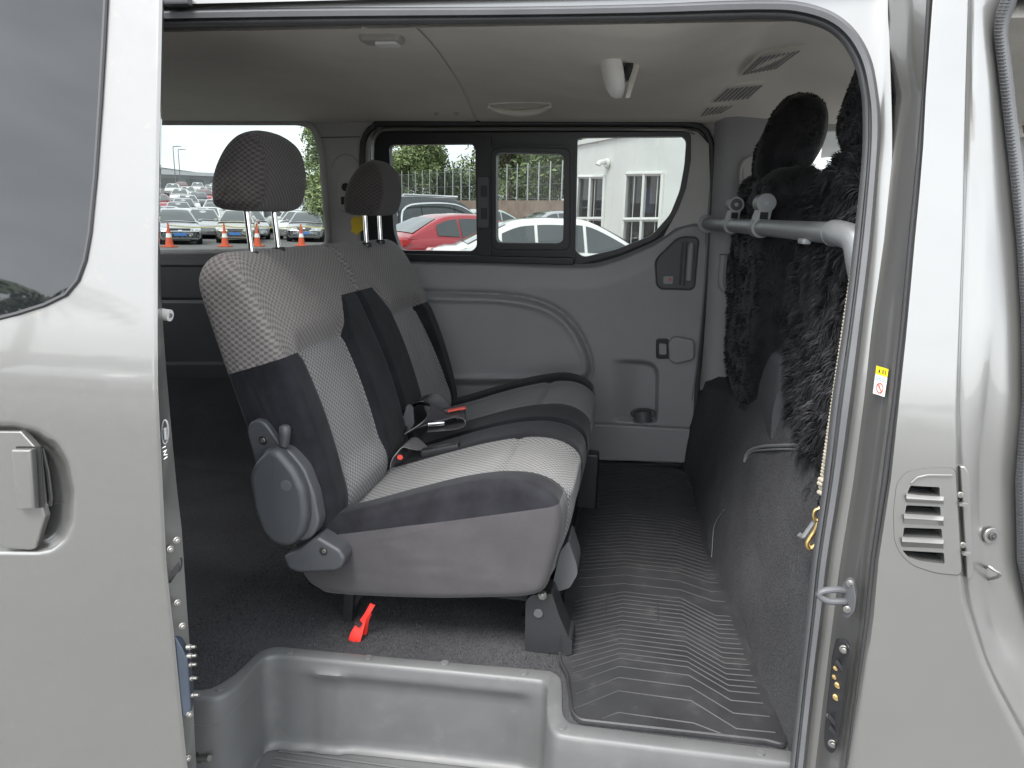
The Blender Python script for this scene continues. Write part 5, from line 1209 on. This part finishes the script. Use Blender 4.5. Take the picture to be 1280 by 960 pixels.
for d in (43, 48, 54, 60, 67, 75, 84, 94, 106, 118):
    for s in range(-30, 18):
        u = s*2.3+rr.uniform(-.25, .25)+d*.02; tx, ty = Vector((-.866, -.5)), Vector((-.5, .866))
        p = Vector((-.5, .866))*d+Vector((.866, .5))*u
        v = Vector((p.x, p.y, 1.2+gz(p.x, p.y)))-CAM; z = v.dot(CF); px = 640+F*v.dot(CR)/z
        if not 186 < px < 418 or rr.random() < .05: continue
        if d > 80 and px < 215 and rr.random() < .6: continue
        k = rr.choices(['white', 'silver', 'red', 'grey'], [6, 4, 2, 1.6])[0]
        o = far[k] if k not in used else clone(far[k]); used.add(k)
        place(o, p.x, p.y, face=(p.x*0+rr.uniform(-8, 8), -5)); tag(o, k+' car in the '+('crowded rows just behind the cars with cones' if d < 56 else 'middle rows of the rising lot' if d < 80 else 'farthest rows of the rising lot'), 'car', 'far parked cars')
# cones and tape
ORG = mat('cone_orange', (.62, .11, .045), .6, var=.08, vs=6); WHT = MT['white']
def cone(px, py, label):
    x, y = gpos(px, py); t = thing('traffic_cone', label, 'traffic cone', (x, y, 0), 'orange cones before the front row of cars'); o = Vector((x, y, 0))
    M = MB(); M.box(o+Vector((0, 0, .03)), (.46, .46, .05), bev=.012); M.build('base', ORG, t)
    M = MB(); M.tube([o+Vector((0, 0, .04)), o+Vector((0, 0, .86))], [.16, .03], 20); cb = M.build('cone', ORG, t)
    M = MB(); M.tube([o+Vector((0, 0, .38)), o+Vector((0, 0, .54))], [.16-.13*.34/.82+.004, .16-.13*.50/.82+.004], 20, cap=False); M.build('reflective_band', WHT, cb)
    M = MB(); M.tube([o+Vector((0, 0, .84)), o+Vector((0, 0, .95))], .03, 10); M.build('top', ORG, cb); return o
cs = [cone(212, 309, 'orange cone before the silver sedan with wide grille'), cone(281.5, 308.5, 'orange cone before the left side of the champagne sedan'), cone(322, 308, 'orange cone before the right corner of the champagne sedan'), cone(377, 307.5, 'orange cone before the sedan with hourglass grille')]
cs.append(cs[-1]+Vector((3, 1, 0))); M = MB()
for a, b in zip(cs, cs[1:]):
    P = [a.lerp(b, i/10)+Vector((0, 0, .88-.08*math.sin(i/10*math.pi))) for i in range(11)]; M.grid([[p, p-Vector((0, 0, .05))] for p in P])
tp = M.build('barrier_tape', MT['tape'], None, 0); tag(tp, 'yellow tape strung along the tops of the orange cones', 'tape')
# distant buildings and light poles
def ang(px, d, z=0): p = ray(px, 260); s = d/math.hypot(p.x, p.y); return Vector((p.x*s, p.y*s, z))
bw = thing('distant_shed', 'white gabled shed on the rise beyond the parked cars', 'building', ang(215, 165)); b0_ = ang(215, 165, 4)
M = MB(); M.prism([b0_+Vector(v) for v in ((-14, 0, 0), (10, 0, 0), (10, 0, 3.6), (-2, 0, 4.8), (-14, 0, 3.6))], (0, 18, 0)); M.build('wall', CM['white'], bw)
M = MB(); M.grid([[b0_+Vector((x, y, z)) for y in (-.4, 18.4)] for x, z in ((-14.6, 3.6), (-2, 4.95), (10.6, 3.6))]); M.build('roof', CM['silver'], bw)
M = MB(); M.box(b0_+Vector((-9, -.1, 1.8)), (7, .3, 2.4)); M.build('window', CG, bw)
bl_ = thing('distant_depot', 'long low grey building with a flat roof beyond the parked cars', 'building', ang(250, 150)); b1_ = ang(250, 150, 3.5); d_ = Vector((.86, .5, 0)); nv_ = Vector((-.5, .86, 0))
M = MB(); M.prism([b1_+d_*a+Vector((0, 0, z)) for a, z in ((-12, 0), (30, 0), (30, 3.5), (-12, 3.5))], nv_*14); M.build('wall', CM['grey'], bl_)
M = MB(); M.prism([b1_+d_*a+Vector((0, 0, z))-nv_*.5 for a, z in ((-13, 3.5), (31, 3.5), (31, 4.1), (-13, 4.1))], nv_*15); M.build('roof', CM['silver'], bl_)
for k in range(9):
    M = MB(); c = b1_+d_*(-9+k*4.2)-nv_*.05+Vector((0, 0, 2.1)); M.prism([c+d_*a+Vector((0, 0, z)) for a, z in ((-1.5, -.8), (1.5, -.8), (1.5, .8), (-1.5, .8))], -nv_*.1); M.build('window', CG, bl_)
for k, (px, d, h, l) in enumerate(((222, 120, 6.2, 'taller thin light pole on the rise at the left'), (228, 132, 6.6, 'thin light pole just right of the tallest pole on the rise'))):
    p = ang(px, d, 3.6); t = thing('light_pole', l, 'light pole', p, 'light poles on the rise')
    M = MB(); M.tube([p, p+Vector((0, 0, h))], [.08, .05], 8); M.build('pole', MT['metalgrey'], t)
    M = MB(); M.tube([p+Vector((0, 0, h)), p+Vector((.7, .3, h+.1))], .06, 6); M.box(p+Vector((.8, .35, h+.08)), (.5, .2, .08)); M.build('lamp_arm', MT['metalgrey'], t)
# trees
BARK = mat('bark', (.10, .08, .06), .9, var=.3, vs=6, bump=.6, bs=20, bd=.02)
def leafmat(n, c): return mat(n, c, .6, var=.45, vs=1.6, spec=.3)
LF = [leafmat('leaf_mid', (.17, .22, .10)), leafmat('leaf_light', (.27, .33, .14)), leafmat('leaf_dark', (.11, .16, .075))]
def tree(label, base, h, r, n, seed, lm=0, squash=1., crown_lo=.35, leaf=.16):
    q = random.Random(seed); t = thing('tree', label, 'tree', base, 'trees beyond the fence'); B = Vector(base)
    M = MB(); M.tube(spl([B, B+Vector((.1, 0, h*.3)), B+Vector((-.1, .1, h*.6)), B+Vector((0, 0, h*.9))], 12), [r*.09*(1-i/13) for i in range(12)], 10)
    tips = []
    for k in range(16):
        z = h*(crown_lo+.05+.5*q.random()); a = q.uniform(0, 6.28); e = B+Vector((math.cos(a)*r*q.uniform(.4, .85), math.sin(a)*r*q.uniform(.4, .85), min(h*.95, z+h*.22*q.random()))); s = B+Vector((0, 0, z*.85))
        M.tube(spl([s, s.lerp(e, .5)+Vector((0, 0, .3)), e], 7), [r*.03*(1-i/8) for i in range(7)], 6); tips.append(e)
    M.build('trunk', BARK, t, 60)
    for k in range(26):
        a, b = q.uniform(0, 6.28), math.acos(q.uniform(-1, 1)); rr_ = q.uniform(.35, .95)
        tips.append(B+Vector((math.cos(a)*math.sin(b)*r*rr_, math.sin(a)*math.sin(b)*r*rr_, h*(crown_lo+(1-crown_lo)*.5)+math.cos(b)*h*(1-crown_lo)*.48*rr_)))
    M = MB()
    for i in range(n):
        c = q.choice(tips); cr_ = r*.33; v = Vector((q.gauss(0, 1), q.gauss(0, 1), q.gauss(0, .8)*squash)); v = v.normalized()*cr_*q.random()**.5
        p = c+v; a = Vector((q.gauss(0, 1), q.gauss(0, 1), q.gauss(0, 1))).normalized(); b = a.orthogonal().normalized()*leaf*q.uniform(.5, 1.1); a = a*leaf*q.uniform(.6, 1.4)
        M.add([p-a, p+b*.5, p+a, p-b*.5], [(0, 1, 2, 3)], q.choice([lm, lm, lm, 0, 1, 2]))
    cr2 = M.build('crown', LF, t, 0, rec=False); return t
def tp_(px, d): v = ang(px, d); return (v.x, v.y, gz(v.x, v.y))
tree('broad pale green tree left of the open sky, beyond the fence', tp_(524, 62), 7.6, 2.9, 9000, 1, 1)
tree('dark bushy tree beyond the fence, at the window catch', tp_(580, 64), 5.6, 3.4, 8000, 2, 2, crown_lo=.15)
tree('low dark tree beyond the fence, left end by the far headrest', tp_(487, 70), 5.2, 3.0, 6000, 3, 0, crown_lo=.15)
tree('tall grey-green tree with a bare trunk beyond the fence, in the small sliding pane', tp_(636, 50), 13, 3.6, 9000, 4, 0, crown_lo=.22)
tree('yellow-green tree filling the right of the small sliding pane', tp_(690, 54), 10, 4.2, 9000, 5, 1, crown_lo=.05)
tree('bushy green tree in the middle of the small sliding pane', tp_(660, 60), 9, 4.0, 8000, 6, 1, crown_lo=.1)
tree('dark tree standing above the roof of the white building', tp_(765, 44), 11, 4.6, 9000, 7, 2, crown_lo=.2)
tree('light green tree above the right end of the white building', tp_(835, 42), 11, 4.6, 9000, 8, 1, crown_lo=.2)
tree('grey-green tree above the left end of the white building', tp_(715, 46), 11, 4.2, 8000, 9, 0, crown_lo=.2)
tree('slim tree with thin hanging branches at the right edge of the rear window', tp_(413, 46), 8.5, 1.7, 3500, 10, 0, crown_lo=.08, leaf=.11)
tree('round bush-like tree at the right edge of the rear window', tp_(416, 42), 4.4, 1.9, 5000, 12, 1, crown_lo=.05, leaf=.12)
# fence on its retaining wall
fa, fb = ang(470, 58), ang(730, 38)
wallt = M = MB(); d_ = (fb-fa).normalized(); nn_ = Vector((-d_.y, d_.x, 0)); M.prism([fa+Vector((0, 0, -.2)), fb+Vector((0, 0, -.2)), fb+Vector((0, 0, 2.35)), fa+Vector((0, 0, 2.35))], nn_*.3)
wl = M.build('retaining_wall', mat('brown_concrete', (.26, .20, .16), .85, var=.2, vs=2, bump=.3, bs=20, bd=.01), None); tag(wl, 'brown concrete retaining wall below the fence', 'wall')
fen = thing('wire_fence', 'pale wire fence with upright posts along the top of the brown wall', 'fence', fa)
n = 24
for i in range(n+1):
    p = fa.lerp(fb, i/n)+nn_*.15; M = MB(); M.tube([p+Vector((0, 0, 2.3)), p+Vector((0, 0, 4.35))], .035, 6); M.build('post', CM['silver'], fen)
M = MB(); L_ = (fb-fa).length; k = int(L_/.16)
for i in range(k): p = fa.lerp(fb, i/k)+nn_*.15; M.tube([p+Vector((0, 0, 2.35)), p+Vector((0, 0, 4.1))], .008, 3, cap=False)
M.build('fence_wires', MT['metalgrey'], fen)['kind'] = 'stuff'
for z in (2.45, 3.2, 4.1):
    M = MB(); M.tube([fa+nn_*.15+Vector((0, 0, z)), fb+nn_*.15+Vector((0, 0, z))], .015, 5); M.build('rail', MT['metalgrey'], fen)
fa2, fb2 = ang(330, 62), ang(430, 58)
f2 = thing('wire_fence', 'short wire fence seen past the bush at the edge of the rear window', 'fence', fa2)
for i in range(16):
    p = fa2.lerp(fb2, i/15); p.z = gz(p.x, p.y); M = MB(); M.tube([p, p+Vector((0, 0, 2.6))], .04, 6); M.build('post', CM['silver'], f2)
# white building
wa, wb_ = ang(712, 19.0), ang(1010, 11.6); d_ = (wb_-wa).normalized(); nn_ = Vector((-d_.y, d_.x, 0)); BH = 3.25
WB = mat('white_cladding', (.72, .73, .70), .6, var=.05, vs=.8)
bd_ = thing('white_building', 'low white clad building with two pairs of tall framed windows', 'building', wa)
def WP(px, py, o=0):
    d = ray(px, py); q = wa+nn_*o; t = (q-CAM).dot(nn_)/d.dot(nn_); return CAM+d*t
W1 = [(723.5, 221), (756, 221), (753, 300), (719, 300)]; W2 = [(783.5, 217.5), (829, 217), (822, 330), (777, 330)]
def wq(q, o=0): return [WP(x, y, o) for x, y in q]
M = MB(); M.sheet([wa, wb_, wb_+Vector((0, 0, BH)), wa+Vector((0, 0, BH))], [wq(W1), wq(W2)], nn_*.12); M.grid([[wa+nn_*o+Vector((0, 0, z)) for z in (0, BH)] for o in (0, 7)]); M.build('wall', WB, bd_)
M = MB(); M.prism([wa+Vector((0, 0, BH))-nn_*.06-d_*.06, wb_+Vector((0, 0, BH))-nn_*.06, wb_+Vector((0, 0, BH+.1))-nn_*.06, wa+Vector((0, 0, BH+.1))-nn_*.06-d_*.06], nn_*7); M.build('roof_edge', WB, bd_)
k = int((wb_-wa).length/.9)
M = MB()
for i in range(k): p = wa.lerp(wb_, (i+.5)/k)-nn_*.004; M.box(p+Vector((0, 0, BH/2)), (.012, .012, BH), rot=Matrix.Rotation(math.atan2(d_.y, d_.x), 3, 'Z'))
M.build('cladding_rib', WB, bd_)['kind'] = 'stuff'
ROOM = mat('dim_room', (.10, .10, .10), .9, var=.6, vs=4); POST = mat('blue_poster', (.22, .30, .55), .6, var=.3, vs=8)
for (q, mid, bar) in ((W1, .49, 276), (W2, .52, 271)):
    M = MB(); P = wq(q, -.03); P2 = wq(q, .05)
    A, B, C_, D = P; ins = lambda u, v, o=0: (A.lerp(B, u)).lerp(D.lerp(C_, u), v)+nn_*o
    for a, b in (((0, 0), (1, 0)), ((0, 1), (1, 1)), ((0, 0), (0, 1)), ((1, 0), (1, 1)), ((mid, 0), (mid, 1))): M.tube([ins(*a), ins(*b)], .045, 4, cap=True)
    vb = .66 if q is W1 else .50
    M.tube([ins(0, vb), ins(1, vb)], .045, 4); fr = M.build('window_frame', CM['white'], bd_, 20)
    for (u0, u1) in ((.03, mid-.02), (mid+.02, .97)):
        for v0, v1 in ((.02, vb-.02), (vb+.02, .98)):
            M = MB(); M.sheet([ins(u0, v0, .05), ins(u1, v0, .05), ins(u1, v1, .05), ins(u0, v1, .05)]); M.build('pane', MT['glass'], fr, 0)
    M = MB(); M.sheet([ins(-.3, -.1, .6), ins(2.2, -.1, .6), ins(2.2, 1.1, .6), ins(-.3, 1.1, .6)]); M.build('room_back', ROOM, bd_, 0)
    u = .62 if q is W1 else .30
    M = MB(); M.prism([ins(u, .16, .2), ins(u+.18, .14, .2), ins(u+.22, .5 if q is W1 else .42, .2), ins(u-.02, .5 if q is W1 else .42, .2)], nn_*.05); M.build('poster', POST, bd_)
M = MB(); c = WP(758, 204, -.06); M.tube(spl([c+nn_*.06, c+Vector((0, 0, .04)), c-nn_*.16+Vector((0, 0, .0)), c-nn_*.2-Vector((0, 0, .05))], 12), .06, 10); M.disc(c+nn_*.03, -nn_, .11, 16, th=.05); M.build('wall_lamp', CM['white'], bd_)
# row of cars and a palm behind the viewer, reflected in paint and glass
for k, (x, p, l) in enumerate(((-7.5, 'white', 'white car across the lane, mirrored in the sliding door'), (-3.5, 'silver', 'silver car across the lane, second from the palm'), (1, 'grey', 'grey car across the lane, right of the silver one'), (5, 'white', 'white car across the lane, farthest right'))):
    c = place(car(p, detail=False, L=4.6), x, -8.5, head=(.1, 1)); tag(c, l, 'car', 'cars across the lane')

d = ray(48, 372); nn_ = Vector((0, -.98, .196)); r_ = d-nn_*2*d.dot(nn_); g0 = DS(48, 372); pb = g0+r_*(24/math.hypot(r_.x, r_.y)); pz = pb.z
pt = thing('palm_tree', 'tall palm mirrored low in the dark sliding door window', 'tree', (pb.x, pb.y, 0)); B = Vector((pb.x, pb.y, 0))
M = MB(); M.tube(spl([B, B+Vector((.3, 0, pz*.5)), B+Vector((0, 0, pz))], 14), [.28-.009*i for i in range(14)], 10); M.build('trunk', BARK, pt, 60)
M = MB(); q = random.Random(3)
for k in range(34):
    a = q.uniform(0, 6.28); up = q.uniform(.1, 1.1); prev = None
    for i in range(9):
        t = i/8; c = B+Vector((math.cos(a)*3.0*t, math.sin(a)*3.0*t, pz+up*2.0*t-2.4*t*t)); sd = Vector((-math.sin(a), math.cos(a), 0))*(.55*math.sin(max(.15, t)*math.pi*.95))
        if i:
            for s_ in (1, -1): M.add([c, c+sd*s_-Vector((0, 0, .25)), c+sd*s_*.8-Vector((math.cos(a)*.16, math.sin(a)*.16, .22))], [(0, 1, 2)]); M.add([c, prev, prev+sd*s_*.45-Vector((0, 0, .12))], [(0, 1, 2)])
        prev = c
M.build('fronds', LF[2], pt, 0, rec=False)
# ================================================================ sky is the world; nothing hidden remains
print('objects', len(bpy.data.objects))
